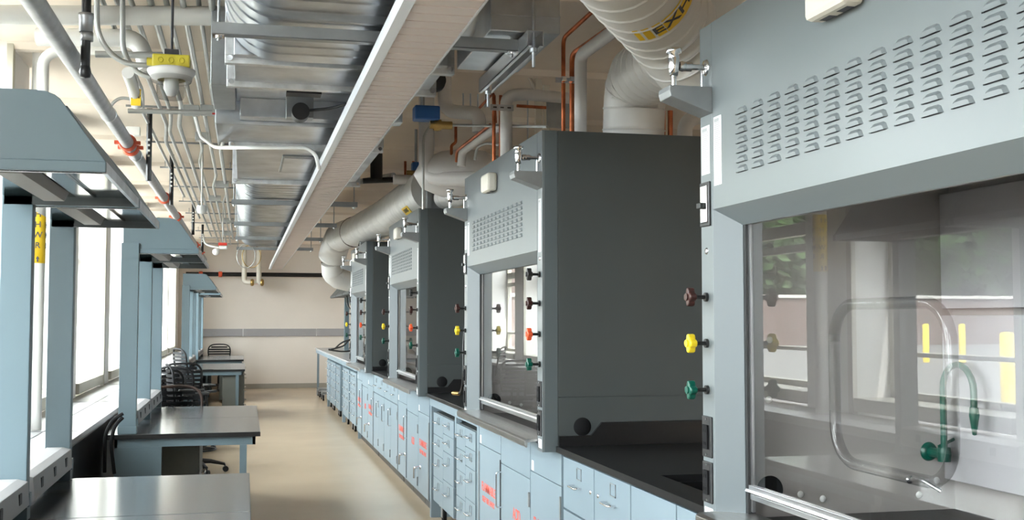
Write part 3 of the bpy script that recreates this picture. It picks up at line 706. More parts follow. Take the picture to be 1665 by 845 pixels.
t = thing('duct_section', 'short rectangular galvanised duct section with corner bolted flanges', 'duct', group='galvanised ducts overhead')
MB().box(DX0+.03, DX1, 4.64, 5.20, DZ0+.02, DZ1).build('duct_body', 'galv', t, bevel=.004); flange(t, 4.70, DX0+.03, DX1, DZ0+.03, DZ1); flange(t, 5.17, DX0+.03, DX1, DZ0+.03, DZ1)
t = thing('air_terminal_box', 'galvanised air terminal box with black round motor underneath', 'air handling box', group='galvanised ducts overhead')
MB().box(DX0+.03, DX1-.1, 5.22, 6.15, DZ0+.12, DZ1).build('box_body', 'galv', t, bevel=.004)
MB().box(-.17, DX0+.028, 5.45, 6.10, 2.60, 2.98).build('control_panel', 'galv_dark', t, bevel=.004)
MB().box(DX0+.05, DX1, 6.05, 6.17, DZ0+.02, DZ0+.12).build('bottom_channel', 'galv', t, bevel=.003)
MB().box(DX0+.05, DX1-.1, 5.62, 5.66, DZ0+.08, DZ0+.12).build('bottom_channel', 'galv', t, bevel=.003)
m_ = MB().box(.20, .34, 5.90, 6.0, DZ0-.0, DZ0+.12).build('actuator_bracket', 'galv_dark', t, bevel=.002)
MB().cyl((.27, 5.80, 2.555), (.27, 5.90, 2.555), .045, 24).build('motor', 'black', t)
MB().box(.19, .36, 5.56, 5.66, 2.60, 2.655).build('motor_cap', 'black', t)
MB().tube(smooth([(.30, 5.86, 2.57), (.42, 5.8, 2.575), (.52, 5.7, 2.59), (.6, 5.7, 2.655)], .05), .007, 8).build('wire', 'black', t)
MB().box(.06, .13, 5.30, 5.303, 2.665, 2.69).build('sticker', 'green', t)
MB().tube([(.50, 5.30, 2.66), (.56, 5.34, 2.60), (.62, 5.4, 2.60)], .03, 12).build('flex_hose', 'galv_dark', t)
t = thing('sheet_duct', 'plain rectangular galvanised duct right behind the air terminal box', 'duct', group='galvanised ducts overhead')
MB().box(-.165, DX1-.05, 6.19, 6.85, DZ0, DZ1).build('duct_body', 'galv', t, bevel=.004); flange(t, 6.82, DX0+.02, DX1-.05, DZ0-.0, DZ1)
t = thing('access_duct', 'rectangular galvanised duct with a square access door underneath', 'duct', group='galvanised ducts overhead')
MB().box(DX0+.02, DX1, 6.9, 8.80, DZ0+.01, DZ1).build('duct_body', 'galv', t, bevel=.004); flange(t, 8.72, DX0+.02, DX1, DZ0+.01, DZ1)
ad = MB().box(.23, .46, 7.35, 8.15, DZ0-.002, DZ0+.01).build('access_door', 'galv_dark', t, bevel=.002); MB().box(.245, .445, 7.40, 8.10, DZ0-.006, DZ0-.002).build('door_panel', 'galv', ad)
MB().box(.49, .75, 7.0, 8.6, DZ0-.03, DZ0+.01).build('side_channel', 'galv', t, bevel=.01)
t = thing('branch_duct', 'rectangular galvanised branch duct upper middle, right of the long light', 'duct', group='galvanised ducts overhead')
MB().box(.86, 1.125, 3.94, 4.60, DZ0-.0, 2.98).build('duct_body', 'galv', t, bevel=.004); MB().box(.86, 1.125, 3.935, 3.94, 2.60, 2.606).build('seam', 'galv', t)
MB().tube([(.86, 4.27, 2.745), (.80, 4.27, 2.745)], .15, 20).build('branch_collar', 'galv', t)
# trapeze bars
bars = [(4.02, -.12, .99, 2.505), (10.0, -.12, .97, 2.505), (12.3, -.12, .97, 2.505), (14.5, -.12, .97, 2.505), (16.6, -.12, .97, 2.505)]
bl = ['steel trapeze bar under the nearest oval duct at the top of the photo', 'steel trapeze bar first under the farther oval duct', 'steel trapeze bar second under the farther oval duct', 'steel trapeze bar third under the farther oval duct', 'steel trapeze bar at the end of the farther oval duct']
for (y, x0, x1, z), lab in zip(bars, bl):
    t = thing('trapeze_hanger', lab, 'pipe hanger', (0, 0, 0), 0, 'trapeze hangers under the ducts')
    b = MB(); b.box(x0, x1, y-.02, y-.017, z-.02, z+.022); b.box(x0, x1, y+.017, y+.02, z-.02, z+.022); b.box(x0, x1, y-.02, y+.02, z-.021, z-.018); b.build('channel', 'strut', t)
    for x in (x0+.02, x1-.03):
        MB().cyl((x, y, z-.04), (x, y, ZC), .005, 8).build('threaded_rod', 'galv_dark', t); MB().cyl((x, y, z-.032), (x, y, z-.021), .012, 6).box(x-.02, x+.02, y-.022, y+.022, z-.025, z-.021).build('nut', 'chrome', t)
for i, (x, y0, y1, z, lab) in enumerate(((1.01, 3.86, 4.72, 2.50, 'open steel channel running lengthwise under the branch duct'), )):
    t = thing('strut_channel', lab, 'pipe hanger')
    b = MB(); b.box(x-.03, x-.027, y0, y1, z-.03, z+.03); b.box(x+.027, x+.03, y0, y1, z-.03, z+.03); b.box(x-.03, x+.03, y0, y1, z+.027, z+.03); b.box(x-.03, x-.014, y0, y1, z-.03, z-.027); b.box(x+.014, x+.03, y0, y1, z-.03, z-.027); b.build('channel', 'aluminium', t)
    for y in (y0+.03, y1-.05): MB().cyl((x, y, z-.1), (x, y, ZC), .006, 8).cyl((x, y, z-.045), (x, y, z-.03), .014, 6).build('threaded_rod', 'galv', t)
def A(*l): return [aty(x, y, Y) for x, y, Y in l]
def pipe(name, pts, r, m, lab, cat='pipe', group=None, sr=.08, seg=12):
    return tag(MB().tube(smooth(pts, sr, 6), r, seg).build(name, m), lab, cat, group)
# ================================================================ EXHAUST DUCTS (right)
def spiral(name, pts, r, lab, step=.12, smoothr=.25, m='duct_white', n=8, rib=.004, flex=None):
    P = smooth(pts, smoothr, n); L = [0]
    for i in range(1, len(P)): L.append(L[-1]+(P[i]-P[i-1]).length)
    def pa(d):
        for i in range(1, len(P)):
            if L[i] >= d: u = (d-L[i-1])/max(1e-6, L[i]-L[i-1]); return P[i-1]*(1-u)+P[i]*u
        return P[-1]
    path = []; rad = []; d = 0; k = 0; nx = step
    while d < L[-1]:
        path.append(pa(d)); rad.append(r)
        st = step if not (flex and flex[0] < d < flex[1]) else step*.36
        for dd, e in ((.38*st, 0), (.45*st, 0), (.47*st, rib), (.51*st, rib), (.53*st, 0), (.60*st, 0)):
            if d+dd < L[-1]: path.append(pa(d+dd)); rad.append(r+e)
        d += st
    path.append(P[-1]); rad.append(r)
    return tag(MB().tube(path, r, 28, radii=rad).build(name, m), lab, 'duct', 'white exhaust ducts above the hoods')
e1 = [Vector((1.78, 4.98, 2.33)), Vector((1.78, 4.95, 2.62)), aty(1115, 75, 4.15), aty(1165, 20, 3.6)]
d1 = spiral('exhaust_duct', e1, .145, 'big white spiral exhaust duct elbowing up from the second nearest hood', .10, .28)
e2 = [aty(1250, 170, 3.75)+Vector((.1, 0, 0)), aty(1150, 120, 3.85), aty(1085, 35, 3.7), aty(1010, -60, 3.2), aty(940, -160, 2.8)]
d2 = spiral('exhaust_duct', e2, .165, 'big white spiral exhaust duct with yellow EXHAUST label crossing the top of the photo', .11, .25)
# yellow label on it
def label_wrap(parent, c, a, o, R, s, size, w, h):
    """tape label wrapped round a duct: c point on the axis, a axis (text up), o outward"""
    a = a.normalized(); o = (o-a*o.dot(a)).normalized(); u = a.cross(o)
    def P(x, y, z): return c+a*y+(o*math.cos(x/R)+u*math.sin(x/R))*(R+z)
    b = MB(); n = 14; vs = [P(-w+2*w*k/n, y, .0055) for k in range(n+1) for y in (-h, h)]
    b.add(vs, [(2*k, 2*k+2, 2*k+3, 2*k+1) for k in range(n)], True); q = b.build('label', 'tape_yellow', parent)
    t = text(s, size, q, (0, 0, 0), 'gasket', normal=Matrix.Identity(3))
    for v in t.data.vertices: v.co = P(v.co.x, v.co.y, .0062+v.co.z)
ax0 = aty(1060, 10, 3.43); al = (aty(1085, 35, 3.7)-aty(1010, -60, 3.2)).normalized(); tocam = (Vector((0, 0, EYE))-ax0).normalized()
tocam = (tocam-al*tocam.dot(al)).normalized(); sd = tocam.cross(al).normalized()
if sd.dot(RT) < 0: sd = -sd
label_wrap(d2, aty(1039, -25, 3.38), -al if al.z < 0 else al, tocam*.72+sd*.69, .165, 'EXHAUST', .085, .24, .055)
d3p = [Vector((1.50, 9.0, 2.555)), Vector((1.49, 12.0, 2.585)), Vector((1.42, 14.6, 2.63)), Vector((1.25, 15.7, 2.62)), Vector((1.20, 15.95, 2.36))]
spiral('exhaust_duct', d3p, .195, 'long white exhaust duct with flexible ribbed end over the farther hoods', .42, .35, flex=(0, 1.7))
spiral('exhaust_duct', A((722, 322, 8.7), (742, 318, 8.4), (775, 306, 7.7)), .085, 'short white conical exhaust connection left of the second nearest hood', .2, .15)
spiral('exhaust_duct', [Vector((1.20, 16.0, 2.28)), Vector((1.22, 16.1, 2.08)), Vector((1.5, 16.2, 2.02)), Vector((1.75, 16.2, 2.02))], .15, 'white exhaust elbow at the far end of the hoods with brown joint ring', .3, .2)
for i, (c, ax, r) in enumerate((((1.40, 14.75, 2.63), (-.3, 1, .0), .203), ((1.205, 16.0, 2.30), (0, .15, 1), .157))):
    tag(MB().lathe([(r-.004, -.03), (r, -.03), (r, .03), (r-.004, .03)], c, ax, 28).build('joint_ring', 'brownblack'), ['brown joint ring on the far end of the long white exhaust duct', 'brown joint ring on the farthest white exhaust elbow'][i], 'duct ring')
tg = thing('duct_label', 'small yellow label on the flexible end of the long exhaust duct', 'label', (1.355, 9.6, 2.425))
MB().box(-.002, .002, -.16, .16, -.035, .035).build('plate', 'tape_yellow', tg); text('EXHAUST', .05, tg, (-.003, 0, 0), 'gasket'); tg.rotation_euler = (0, math.radians(-42), 0)
t = thing('duct_damper', 'grey sheet metal damper box standing by the second farthest hood', 'damper')
MB().box(1.42, 1.62, 8.80, 8.96, 2.34, 2.62).box(1.40, 1.44, 8.77, 8.80, 2.34, 2.64).build('damper_box', 'strut', t, bevel=.003)
t = thing('damper_motor', 'cluster of dark duct fittings on top of the farthest hood', 'damper', (1.36, 13.2, 2.337))
MB().box(-.05, .10, -.10, .02, 0, .055).build('base', 'galv_dark', t, bevel=.003)
for k in range(3): MB().cyl((-.02+.02*k, .08+.14*k, .0), (.0+.02*k, .08+.14*k, .055), .045, 12).build('drum', 'gasket', t)
# ================================================================ PIPES (right)
G1 = 'insulated pipes above the hoods'; G2 = 'copper pipes above the hoods'
pipe('insulated_pipe', A((693, 150, 7.6), (693, 291, 7.6), (775, 291, 7.3)), .052, 'insul', 'white insulated pipe dropping then turning right behind the blue actuator', group=G1, sr=.13)
pipe('insulated_pipe', A((723, 112, 7.0), (723, 181, 7.0), (779, 184, 6.8), (779, 215, 6.8)), .044, 'insul', 'white insulated pipe with a short U bend beside the blue actuator', group=G1, sr=.09)
pipe('insulated_pipe', A((823, 262, 6.0), (823, 156, 6.0), (852, 153, 6.0), (895, 157, 6.4), (930, 160, 6.6)), .034, 'insul', 'white insulated pipe with candy-cane top beside two copper risers', group=G1, sr=.07)
pipe('insulated_pipe', A((944, 225, 5.1), (944, 90, 5.1), (1005, 45, 4.6)), .030, 'insul', 'white insulated pipe rising in front of the big exhaust duct then slanting', group=G1, sr=.05)
pipe('insulated_pipe', A((750, 270, 7.2), (752, 245, 7.2), (800, 212, 6.6), (822, 205, 6.2)), .028, 'insul', 'white insulated pipe slanting up behind the copper risers', group=G1, sr=.07)
pipe('insulated_pipe', A((1113, 232, 5.2), (1114, 196, 5.2), (1150, 186, 5.2), (1190, 186, 5.2)), .038, 'insul', 'white insulated elbow just under the nearest corner bracket', group=G1, sr=.06)
b = MB().lathe([(0, -.30), (.10, -.24), (.16, -.1), (.175, .05), (.16, .2), (.1, .3), (0, .34)], aty(742, 283, 7.6), (1, -.3, 0), 24)
tag(b.build('insulated_vessel', 'insul'), 'cream insulated rounded vessel behind the turning white pipe', 'tank')
pipe('insulated_pipe', A((640, 292, 9.4), (668, 292, 9.4)), .042, 'insul', 'short fat white pipe stub left of the small blue valve', group=G1)
pipe('insulated_pipe', A((560, 300, 12.5), (640, 285, 11.5)), .03, 'galv_dark', 'dark grey horizontal pipe behind the long exhaust duct', group=G1)
pipe('copper_pipe', A((916, 215, 5.3), (916, 62, 5.3), (975, 8, 4.9), (990, -10, 4.8)), .0105, 'copper', 'copper pipe bent at the top, left one beside the big exhaust duct', group=G2, sr=.04)
pipe('copper_pipe', A((930, 215, 5.2), (930, 88, 5.2), (1008, 34, 4.7)), .0125, 'copper', 'copper pipe slanting along the white pipe before the big exhaust duct', group=G2, sr=.04)
pipe('copper_pipe', A((803, 262, 6.1), (803, 165, 6.1), (803, 155, 6.1)), .010, 'copper', 'left copper riser of the pair under the slotted clamp', group=G2)
pipe('copper_pipe', A((814, 260, 6.1), (814, 155, 6.1)), .010, 'copper', 'right copper riser of the pair under the slotted clamp', group=G2)
pipe('copper_pipe', A((742, 262, 7.3), (743, 245, 7.2), (797, 203, 6.5)), .010, 'copper', 'copper pipe slanting along the thin white pipe', group=G2, sr=.04)
pipe('copper_pipe', A((734, 262, 7.5), (734, 236, 7.5), (741, 232, 7.5), (741, 205, 7.5)), .010, 'copper', 'small offset copper pipe above the cream vessel', group=G2, sr=.03)
pipe('copper_pipe', A((780, 175, 7.3), (803, 150, 7.0), (806, 200, 7.0)), .009, 'copper', 'short copper bend left of the candy-cane pipe', group=G2, sr=.04)
pipe('copper_pipe', A((840, 172, 7.0), (935, 178, 7.0)), .010, 'copper', 'horizontal copper pipe behind the sheet metal plate', group=G2)
for k, (x, y0, y1, Y) in enumerate(((1067, 190, 236, 5.2), (1078, 175, 236, 5.0), (1090, 180, 236, 4.95), (1153, -20, 42, 3.9), (1171, -20, 40, 3.9), (1056, 196, 236, 5.3))):
    pipe('copper_pipe', A((x, y1, Y), (x, y0, Y)), .012, 'copper', ['short copper riser behind the big duct, second from left', 'short copper riser behind the big duct, taller one', 'short copper riser near the nearest bracket', 'bright copper riser left of the nearest hood top', 'bright copper riser close behind the nearest hood top', 'short copper riser hugging the big duct'][k], group=G2)
pipe('copper_pipe', A((659, 286, 9.6), (659, 262, 9.6)), .011, 'copper', 'thin copper drop left of the two over the white stub', group=G2); pipe('copper_pipe', A((672, 286, 9.6), (672, 262, 9.6)), .011, 'copper', 'thin copper drop right of the two over the white stub', group=G2)
pipe('conduit', A((688, 340, 7.4), (688, 222, 7.4), (700, 203, 7.4), (890, 206, 5.6)), .0085, 'conduit', 'thin grey conduit rising and bending right over the second nearest hood', 'conduit', sr=.12)
pipe('conduit', A((772, 260, 7.0), (775, 240, 7.0), (790, 232, 6.9), (812, 236, 6.8)), .009, 'conduit', 'small curved grey conduit behind the copper risers', 'conduit', sr=.1)
for k, x in enumerate((753, 765, 777, 789, 827, 858, 876, 705)):
    pipe('hanger_rod', A((x, 60 if k > 3 else 110, 7.8), (x, 245 if k > 3 else 175, 7.8)), .005, 'galv', 'thin threaded hanger rod %s' % ['leftmost of the cluster above the U bend', 'second of the cluster above the U bend', 'third of the cluster above the U bend', 'fourth of the cluster above the U bend', 'behind the candy-cane pipe', 'beside the sheet metal plate', 'right before the white riser', 'by the turning white pipe'][k], 'rod', 'hanger rods above the hoods')
for i, (x, y, Y, w_, h_, lab) in enumerate(((693, 185, 5.9, .068, .038, 'bright blue valve actuator box right of the long light'), (680, 271, 9.4, .055, .035, 'small dark blue valve actuator above the exhaust duct'))):
    t = thing('valve_actuator', lab, 'valve', aty(x, y, Y)); MB().box(-w_, w_, -.05, .05, -h_, h_).build('actuator_box', 'blue', t, bevel=.008)
    MB().cyl((-.02, 0, h_), (-.02, 0, ZC-t.location.z), .012, 10).build('stem', 'galv_dark', t); MB().cyl((-.1 if i else .02, .0, -h_-.02), (.14, 0, -h_-.02), .022, 12).lathe([(.03, -.02), (.034, 0), (.03, .02)], (.06, 0, -h_-.02), (1, 0, 0)).build('valve_body', 'brass', t)
for i, pts in enumerate((A((937, 78, 6.5), (938, 64, 6.5), (950, 54, 6.5), (966, 52, 6.5)), A((985, 72, 6.6), (1000, 62, 6.6), (1012, 76, 6.6)))):
    pipe('blue_elbow', pts, .045, 'blue', ['blue pipe elbow behind the slanting copper pipe', 'second blue pipe fitting tucked beside the big duct'][i], 'pipe fitting', sr=.08)
t = thing('pipe_clamp', 'slotted steel clamp strap across the copper risers', 'clamp', aty(816, 175, 5.95)); MB().box(-.065, .065, -.006, .006, -.016, .016).build('strap', 'galv', t)
b = MB()
for k in (-1, 0, 1): b.box(k*.04-.010, k*.04+.010, -.0075, -.006, -.004, .004)
b.build('slot', 'gasket', t)
t = thing('pipe_clamp', 'pair of shiny clamps on the copper pipes beside the tall white pipe', 'clamp', aty(922, 129, 5.15))
for dx in (-.018, .022): MB().box(dx-.012, dx+.012, -.02, .02, -.012, .012).build('clamp_jaw', 'chrome', t, bevel=.003)
MB().box(-.05, .05, .02, .028, -.012, .012).build('strap', 'galv', t)
tag(MB().box(-.075, .075, -.01, .01, -.10, .10).build('metal_plate', 'galv_dark', bevel=.002), 'grey sheet metal plate behind the copper pipes', 'plate').location = aty(908, 182, 6.6)
for i, (x, y0, y1, Y, s) in enumerate(((875, 120, 215, 7.2, 0), (1082, 180, 250, 5.5, 0), (888, 120, 215, 7.4, 0))):
    t = MB(); p, q = aty(x, y1, Y), aty(x, y0, Y); t.box(p.x-.02, p.x+.02, Y-.02, Y+.02, p.z, q.z)
    tag(t.build('strut_post', 'cream_plastic'), ['cream strut post behind the hoods, left one', 'cream slotted strut post right of the big duct', 'cream strut post behind the hoods, right one'][i], 'strut', 'strut posts behind the hoods')
tag(MB().tube(A((860, 125, 7.2), (885, 175, 7.2)), .012, 6).build('strut_brace', 'cream_plastic'), 'slanting cream brace between strut posts behind the hoods', 'strut')
pipe('black_pipe', A((612, 225, 9.9), (612, 292, 9.9)), .055, 'black', 'thick black vertical pipe behind the long light', 'pipe')
pipe('black_pipe', A((590, 294, 9.9), (640, 292, 9.9)), .025, 'black', 'short black horizontal pipe at the foot of the thick black one', 'pipe')
pipe('black_pipe', A((700, 163, 10.5), (880, 160, 10.5)), .04, 'black', 'dark horizontal pipe across the beige ceiling behind the hangers', 'pipe')
pipe('black_pipe', A((706, 146, 10.0), (890, 150, 10.0)), .02, 'insul', 'thin pale pipe above the dark horizontal pipe', 'pipe')
c = aty(707, 133, 5.6); t = MB().lathe([(0, -.03), (.05, -.03), (.055, 0), (.05, .05), (0, .05)], c, (0, -1, 0)); t.cyl(c, (c.x, c.y, ZC), .006, 8); tag(t.build('speaker_puck', 'black'), 'round black fitting beside the long light, above the blue actuator', 'fitting')
# behind-hood services: beige beams and pipe racks
tag(MB().box(1.9, 5.2, 8.6, 8.75, 2.62, 2.78).build('beam', 'galv_dark'), 'dark steel beam high behind the copper pipes', 'beam')
# ================================================================ LEFT OVERHEAD
t = thing('drain_pipe', 'large grey steel pipe with red couplings running along the windows', 'pipe')
px, pz = -.79, 2.69
MB().cyl((px, -1, pz), (px, 23.5, pz), .043, 20).build('pipe_run', 'greypipe', t)
for y in (8.0, 8.22, 11.6, 13.7, 18.9, 21.0):
    c = MB().lathe([(.043, -.035), (.052, -.035), (.056, -.012), (.062, 0), (.056, .012), (.052, .035), (.043, .035)], (px, y, pz), (0, 1, 0), 24)
    for s_ in (-1, 1): c.box(px+s_*.052, px+s_*.085, y-.02, y+.02, pz-.012, pz+.012)
    c.build('coupling', 'coupling', t, bevel=.002)
for y in (6.9, 8.6): MB().lathe([(.043, -.008), (.047, -.006), (.047, .006), (.043, .008)], (px, y, pz), (0, 1, 0), 24).build('weld_ring', 'aluminium', t)
for i, (Y, z0) in enumerate(((5.3, 2.60), (8.75, 2.52), (11.4, 2.60), (16.2, 2.66), (19.8, 2.62))):
    t = thing('drop_pipe', 'black vertical drop pipe %s' % ['with grey tee at the top left', 'with white marks right of the red couplings', 'second along the big grey pipe', 'third along the big grey pipe', 'farthest along the big grey pipe'][i], 'pipe', (-.71, Y, 0), 0, 'black drop pipes by the windows')
    MB().cyl((0, 0, z0), (0, 0, ZC), .021, 14).build('pipe_run', 'epoxy', t)
    if i == 0:
        MB().lathe([(.028, -.05), (.030, -.05), (.03, .0), (.034, .02), (.034, .035), (.02, .035)], (0, 0, 2.83)).lathe([(.020, -.02), (.027, -.02), (.027, .02), (.02, .02)], (0.005, 0, 2.76)).build('tee', 'greypipe', t)
        MB().lathe([(.0, -.03), (.022, -.025), (.026, .0), (.02, .03), (0, .04)], (0, 0, 2.60)).build('end_cap', 'epoxy', t)
    else:
        b = MB()
        for k in range(4): b.box(-.008, .008, -.0225, -.0205, z0+.18+.04*k, z0+.195+.04*k)
        b.build('white_mark', 'white_plastic', t)
# conduits
CXs = [-.72, -.655, -.585, -.50, -.43, -.35, -.215, -.28]
cl = ['nearest the windows', 'second from the windows', 'third from the windows', 'fourth from the windows', 'fifth from the windows', 'sixth from the windows', 'nearest the air ducts', 'second nearest the air ducts']
for i, x in enumerate(CXs):
    z = [2.99, 3.0, 2.98, 2.99, 3.0, 2.98, 2.97, 3.0][i]; y1 = [14, 17, 20.5, 22, 23, 23.6, 21, 23][i]; r = [.013, .016, .014, .017, .014, .015, .017, .012][i]
    j = [7.6, 9.0, 8.4, 8.1, 10.2, 12.0, 9.2, 14.0][i]
    pts = [(x+.05, -.5, z), (x+.05, j, z), (x+.035, j+.25, z), (x, j+.7, z-.03), (x, y1, z-.03)]
    pipe('conduit', pts, r, 'conduit', 'long thin grey ceiling conduit, '+cl[i], 'conduit', 'ceiling conduits by the windows', .1, 8)
for i in range(10):
    y = 23.9-1.69*(i)
    if y < 7: break
    t = thing('conduit_strap', 'thin cross strut holding the ceiling conduits, number %s from the back wall' % ['one', 'two', 'three', 'four', 'five', 'six', 'seven', 'eight', 'nine', 'ten'][i], 'strut', (0, 0, 0), 0, 'cross struts for the conduits')
    MB().box(-.85, -.12, y-.25, y-.235, 3.02, 3.035).build('strut', 'strut', t)
    for x in (-.8, -.16): MB().cyl((x, y-.243, 3.02), (x, y-.243, ZC), .004, 6).build('rod', 'galv_dark', t)
pts = A((157, -30, 5.2), (158, 60, 5.2), (195, 104, 5.2), (252, 107, 5.2))
pipe('conduit', pts, .012, 'conduit', 'grey conduit curving down into the yellow lamp box', 'conduit', sr=.16)
pipe('conduit', A((199, -30, 5.35), (200, 85, 5.35), (222, 118, 5.35), (245, 126, 5.35)), .012, 'conduit', 'grey conduit curving down behind the yellow lamp box', 'conduit', sr=.1)
pipe('conduit', A((155, 88, 5.9), (265, 90, 5.9)), .017, 'conduit', 'thicker grey conduit crossing level left of the yellow lamp box', 'conduit')
pipe('conduit', A((208, 180, 7.6), (345, 183, 7.6)), .016, 'conduit', 'level grey conduit leading to the two junction boxes', 'conduit')
pipe('conduit', A((177, 190, 7.4), (180, 170, 7.4), (195, 158, 7.4), (225, 163, 7.4)), .010, 'conduit', 'small bent grey conduit above the red couplings', 'conduit', sr=.1)
pipe('white_cable', A((318, 190, 7.6), (326, 222, 7.6), (350, 240, 7.0), (385, 240, 6.45), (500, 240, 6.45), (514, 252, 6.45), (519, 275, 6.5)), .011, 'white_plastic', 'white flexible cable sweeping from the junction boxes across the duct', 'cable', sr=.14)
t = thing('bowl_lamp', 'yellow junction box ceiling lamp with glass bowl at the upper left', 'lamp', aty(279, 112, 5.15))
MB().box(-.080, .080, -.05, .05, 0, .056).build('junction_box', 'box_yellow', t, bevel=.006)
for x in (-.045, 0, .045): MB().lathe([(.012, 0), (.013, .003), (.009, .004), (.009, 0)], (x, -.05, .028), (0, -1, 0), 16).build('knockout', 'box_yellow', t)
MB().cyl((-.105, 0, .028), (-.08, 0, .028), .018, 12).build('hub', 'box_yellow', t)
MB().lathe([(.085, .0), (.104, -.006), (.104, -.018), (.085, -.045), (.06, -.052)], (0, 0, 0)).build('lamp_collar', 'white_plastic', t)
MB().lathe([(.095, -.02), (.085, -.06), (.065, -.062), (.062, -.115), (.052, -.135), (0, -.142)], (0, 0, 0)).build('glass_bowl', 'clear_plastic', t)
MB().lathe([(0, -.03), (.03, -.03), (.034, -.09), (.02, -.12), (0, -.125)]).build('lamp_core', 'white_plastic', t)
b = MB().box(-.03, .03, -.02, .02, .056, .085).cyl((0, 0, .08), (0, 0, ZC-t.location.z), .006, 8); b.build('hanger_bracket', 'gasket', t)
t = thing('pendant_lamp', 'small white pendant lamp on a thin rod below the conduits', 'lamp', aty(328, 340, 10.5))
MB().lathe([(.042, .03), (.046, .0), (.046, -.012), (.036, -.035), (0, -.048)]).build('bowl', 'white_plastic', t); MB().box(-.03, .03, -.03, .03, .0, .035).build('box', 'galv', t); MB().cyl((0, 0, .03), (0, 0, ZC-t.location.z), .009, 8).build('rod', 'white_plastic', t)
for i, (x, y, w_, red) in enumerate(((311, 179, .055, 0), (339, 179, .055, 1), (328, 222, .05, 0), (361, 299, .07, 0), (349, 322, .07, 0), (371, 358, .08, 0), (372, 379, .08, 0), (217, 213, .05, 0))):
    t = thing('junction_box', ['grey junction box left of the red marked one', 'grey junction box with red stripe under the conduits', 'grey junction box above the pendant rod', 'grey junction box on the conduit nearest the ducts, nearer one', 'grey junction box on the inner conduits', 'small grey junction box second along the ducts', 'small grey junction box farthest along the ducts', 'white junction box above the red couplings'][i], 'junction box', atz(x, y, 2.93), 0, 'junction boxes on the conduits')
    MB().box(-w_, w_, -.04, .04, -.035, .03).build('box', 'conduit' if i < 7 else 'white_plastic', t, bevel=.003)
    if red: MB().box(-w_-.001, w_+.001, -.042, -.040, -.036, -.024).build('stripe', 'red', t)
t = thing('alarm_strobe', 'red and white alarm light hanging at the far left ceiling', 'alarm', aty(362, 398, 16.5))
MB().box(-.06, .06, -.04, .04, -.01, .03).build('red_base', 'red', t, bevel=.004); MB().box(-.05, .065, -.05, .04, -.065, -.012).build('light_head', 'white_plastic', t, bevel=.015)
MB().lathe([(0, -.05), (.045, -.03), (.05, 0), (.03, .04), (0, .045)], (-.09, 0, -.10), (0, -1, 0)).build('lamp_head', 'white_plastic', t); MB().cyl((0, 0, .03), (0, 0, ZC-t.location.z), .008, 6).build('rod', 'conduit', t)
pipe('white_cable', A((330, 380, 16.5), (333, 398, 16.5), (355, 402, 16.5)), .014, 'white_plastic', 'white cable curving to the red alarm light', 'cable', sr=.2)
# white insulated pipes upper left
GI = 'white insulated pipes at the upper left'
pipe('insulated_pipe', A((-40, 24, 5.6), (372, 26, 5.5), (372, 15, 5.5), (372, 2, 5.5)), .046, 'white_plastic', 'upper white insulated pipe crossing level behind the conduits', group=GI, sr=.1)
pipe('insulated_pipe', A((60, 60, 6.05), (226, 62, 6.0), (240, 112, 6.0)), .046, 'white_plastic', 'lower white insulated pipe with an elbow behind the conduits', group=GI, sr=.12)
pipe('insulated_pipe', A((223, 172, 7.0), (216, 140, 6.9), (208, 118, 6.6)), .034, 'white_plastic', 'white insulated pipe with small yellow tag above the junction boxes', group=GI, sr=.12)
pipe('insulated_pipe', A((72, 300, 6.6), (69, 85, 6.6), (130, 80, 6.6), (230, 84, 6.6)), .03, 'white_plastic', 'thin white pipe bending beside the window at the upper left', group=GI, sr=.1)
t = thing('pipe_tag', 'small yellow tag on the white pipe above the junction boxes', 'label', aty(221, 158, 6.93)); MB().box(-.028, .028, -.006, .006, -.05, .05).build('plate', 'tape_yellow', t); text('HW', .03, t, (0, -.007, 0), 'gasket', '-y')
# vertical heating pipes in front of piers
for k in (0,):
    Y = 7.15+2.32*k
    t = thing('riser_pipe', 'white vertical riser pipe with yellow lettered tape beside the first blue post', 'pipe', (-1.21, Y, 0))
    MB().cyl((0, 0, .835), (0, 0, ZC), .048, 24).build('pipe_run', 'white_plastic', t)
    tp = MB().lathe([(.0486, -.20), (.0492, -.20), (.0492, .20), (.0486, .20)], (0, 0, 2.02), (0, 0, 1), 24).build('tape', 'tape_yellow', t)
    for q, c in enumerate('HHWR'): text(c, .05, tp, (.012, -.0493, 2.11-.062*q), 'gasket', '-y'); text(c, .05, tp, (.0495, .0, 2.11-.062*q), 'gasket', '+x')
    for z in (1.845, 2.18):
        b = MB()
        for dx in (-.014, .014): b.prism([(dx-.004, z-.018), (dx+.004, z-.018), (dx+.004, z), (dx+.010, z), (dx, z+.016), (dx-.010, z), (dx-.004, z)], 'y', -.052, -.048)
        b.build('arrow', 'gasket', tp)
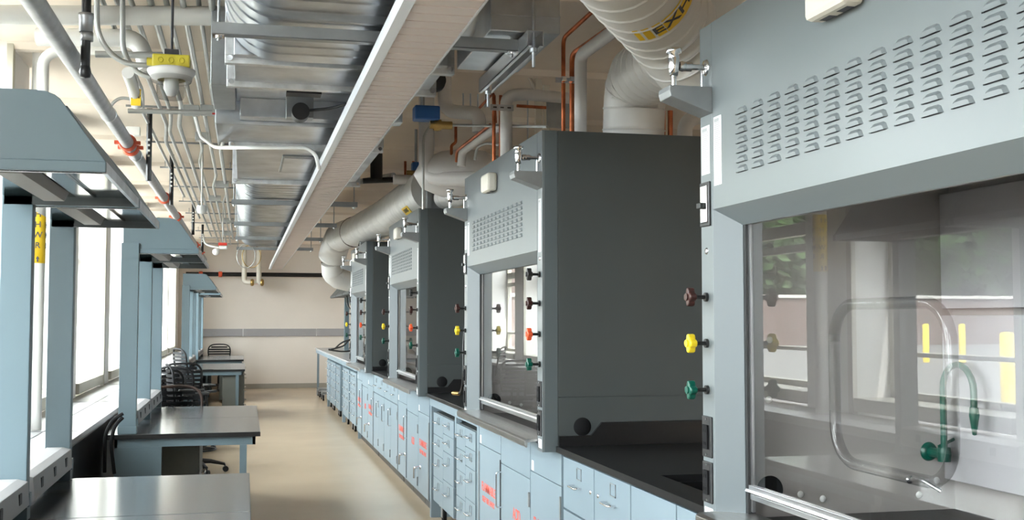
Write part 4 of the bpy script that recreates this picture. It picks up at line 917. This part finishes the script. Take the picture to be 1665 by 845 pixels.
# ================================================================ BACK WALL
t = thing('wall_raceway', 'long grey surface raceway across the back wall', 'raceway', (0, YB, 0))
MB().box(XW+.1, 5, -.05, 0, 1.115, 1.275).build('raceway_body', 'trayplate', t, bevel=.004)
for x in (-.02, 1.53, 3.1): MB().box(x-.012, x+.012, -.053, -.049, 1.113, 1.277).build('joint_cover', 'aluminium', t)
for x in (-.62, 1.1, 1.25): MB().box(x-.04, x+.04, -.056, -.05, 1.13, 1.19).build('outlet', 'trayplate', t, bevel=.003)
t = thing('sprinkler_main', 'dark pipe with red coupling running level across the back wall', 'pipe', (0, YB-.25, 2.43)); MB().cyl((-1.2, 0, 0), (5, 0, 0), .045, 14).build('pipe_run', 'epoxy', t)
for x in (-.7, 2.5): MB().box(x-.01, x+.01, 0, .247, -.01, .01).build('wall_bracket', 'galv', t)
for x in (-.5, -.9): MB().lathe([(.045, -.04), (.06, -.03), (.06, .03), (.045, .04)], (x, 0, 0), (1, 0, 0)).build('coupling', 'coupling', t)
for i, (x, x2) in enumerate(((397, 408), (421, 424))):
    pipe('wall_pipe', A((x, 400, 24.2), (x, 458, 24.2), (x2, 459, 24.2)), .055, 'cream_plastic', ['cream pipe dropping before the back wall, left one', 'cream pipe dropping before the back wall, right one'][i], group='cream pipes at the back wall', sr=.06)
    tag(MB().lathe([(.045, -.04), (.075, -.02), (.075, .02), (.045, .04)], aty(x2+2, 459, 24.2), (1, 0, 0)).build('pipe_flange', 'brass'), ['brass end ring on the left cream pipe', 'brass end ring on the right cream pipe'][i], 'pipe fitting')
t = thing('wall_notice', 'small red outlined notice under the cream pipes on the back wall', 'sign', (.22, YB-.008, 2.28)); MB().box(-.07, .07, -.004, .004, -.05, .05).build('sheet', 'cream_plastic', t)
b = MB().box(-.07, .07, -.006, -.004, -.05, -.045).box(-.07, .07, -.006, -.004, .045, .05).box(-.07, -.065, -.006, -.004, -.05, .05).box(.065, .07, -.006, -.004, -.05, .05); b.build('border', 'red_text', t)
for k in range(2):
    c = aty(400+k*9, 416, 16.55+.1*k); pth = [c+Vector((.13*math.cos(a), .02*math.sin(3*a), .17*math.sin(a))) for a in [2*PI*q/20 for q in range(21)]]
    tag(MB().tube(pth, .006, 6).cyl(c+Vector((0, 0, .16)), (c.x, c.y, 2.56), .006, 6).build('wire_coil', 'brass' if k else 'conduit'), ['loose grey wire coil hanging at the end of the far oval duct', 'loose brown wire coil beside the grey coil at the duct end'][k], 'cable')
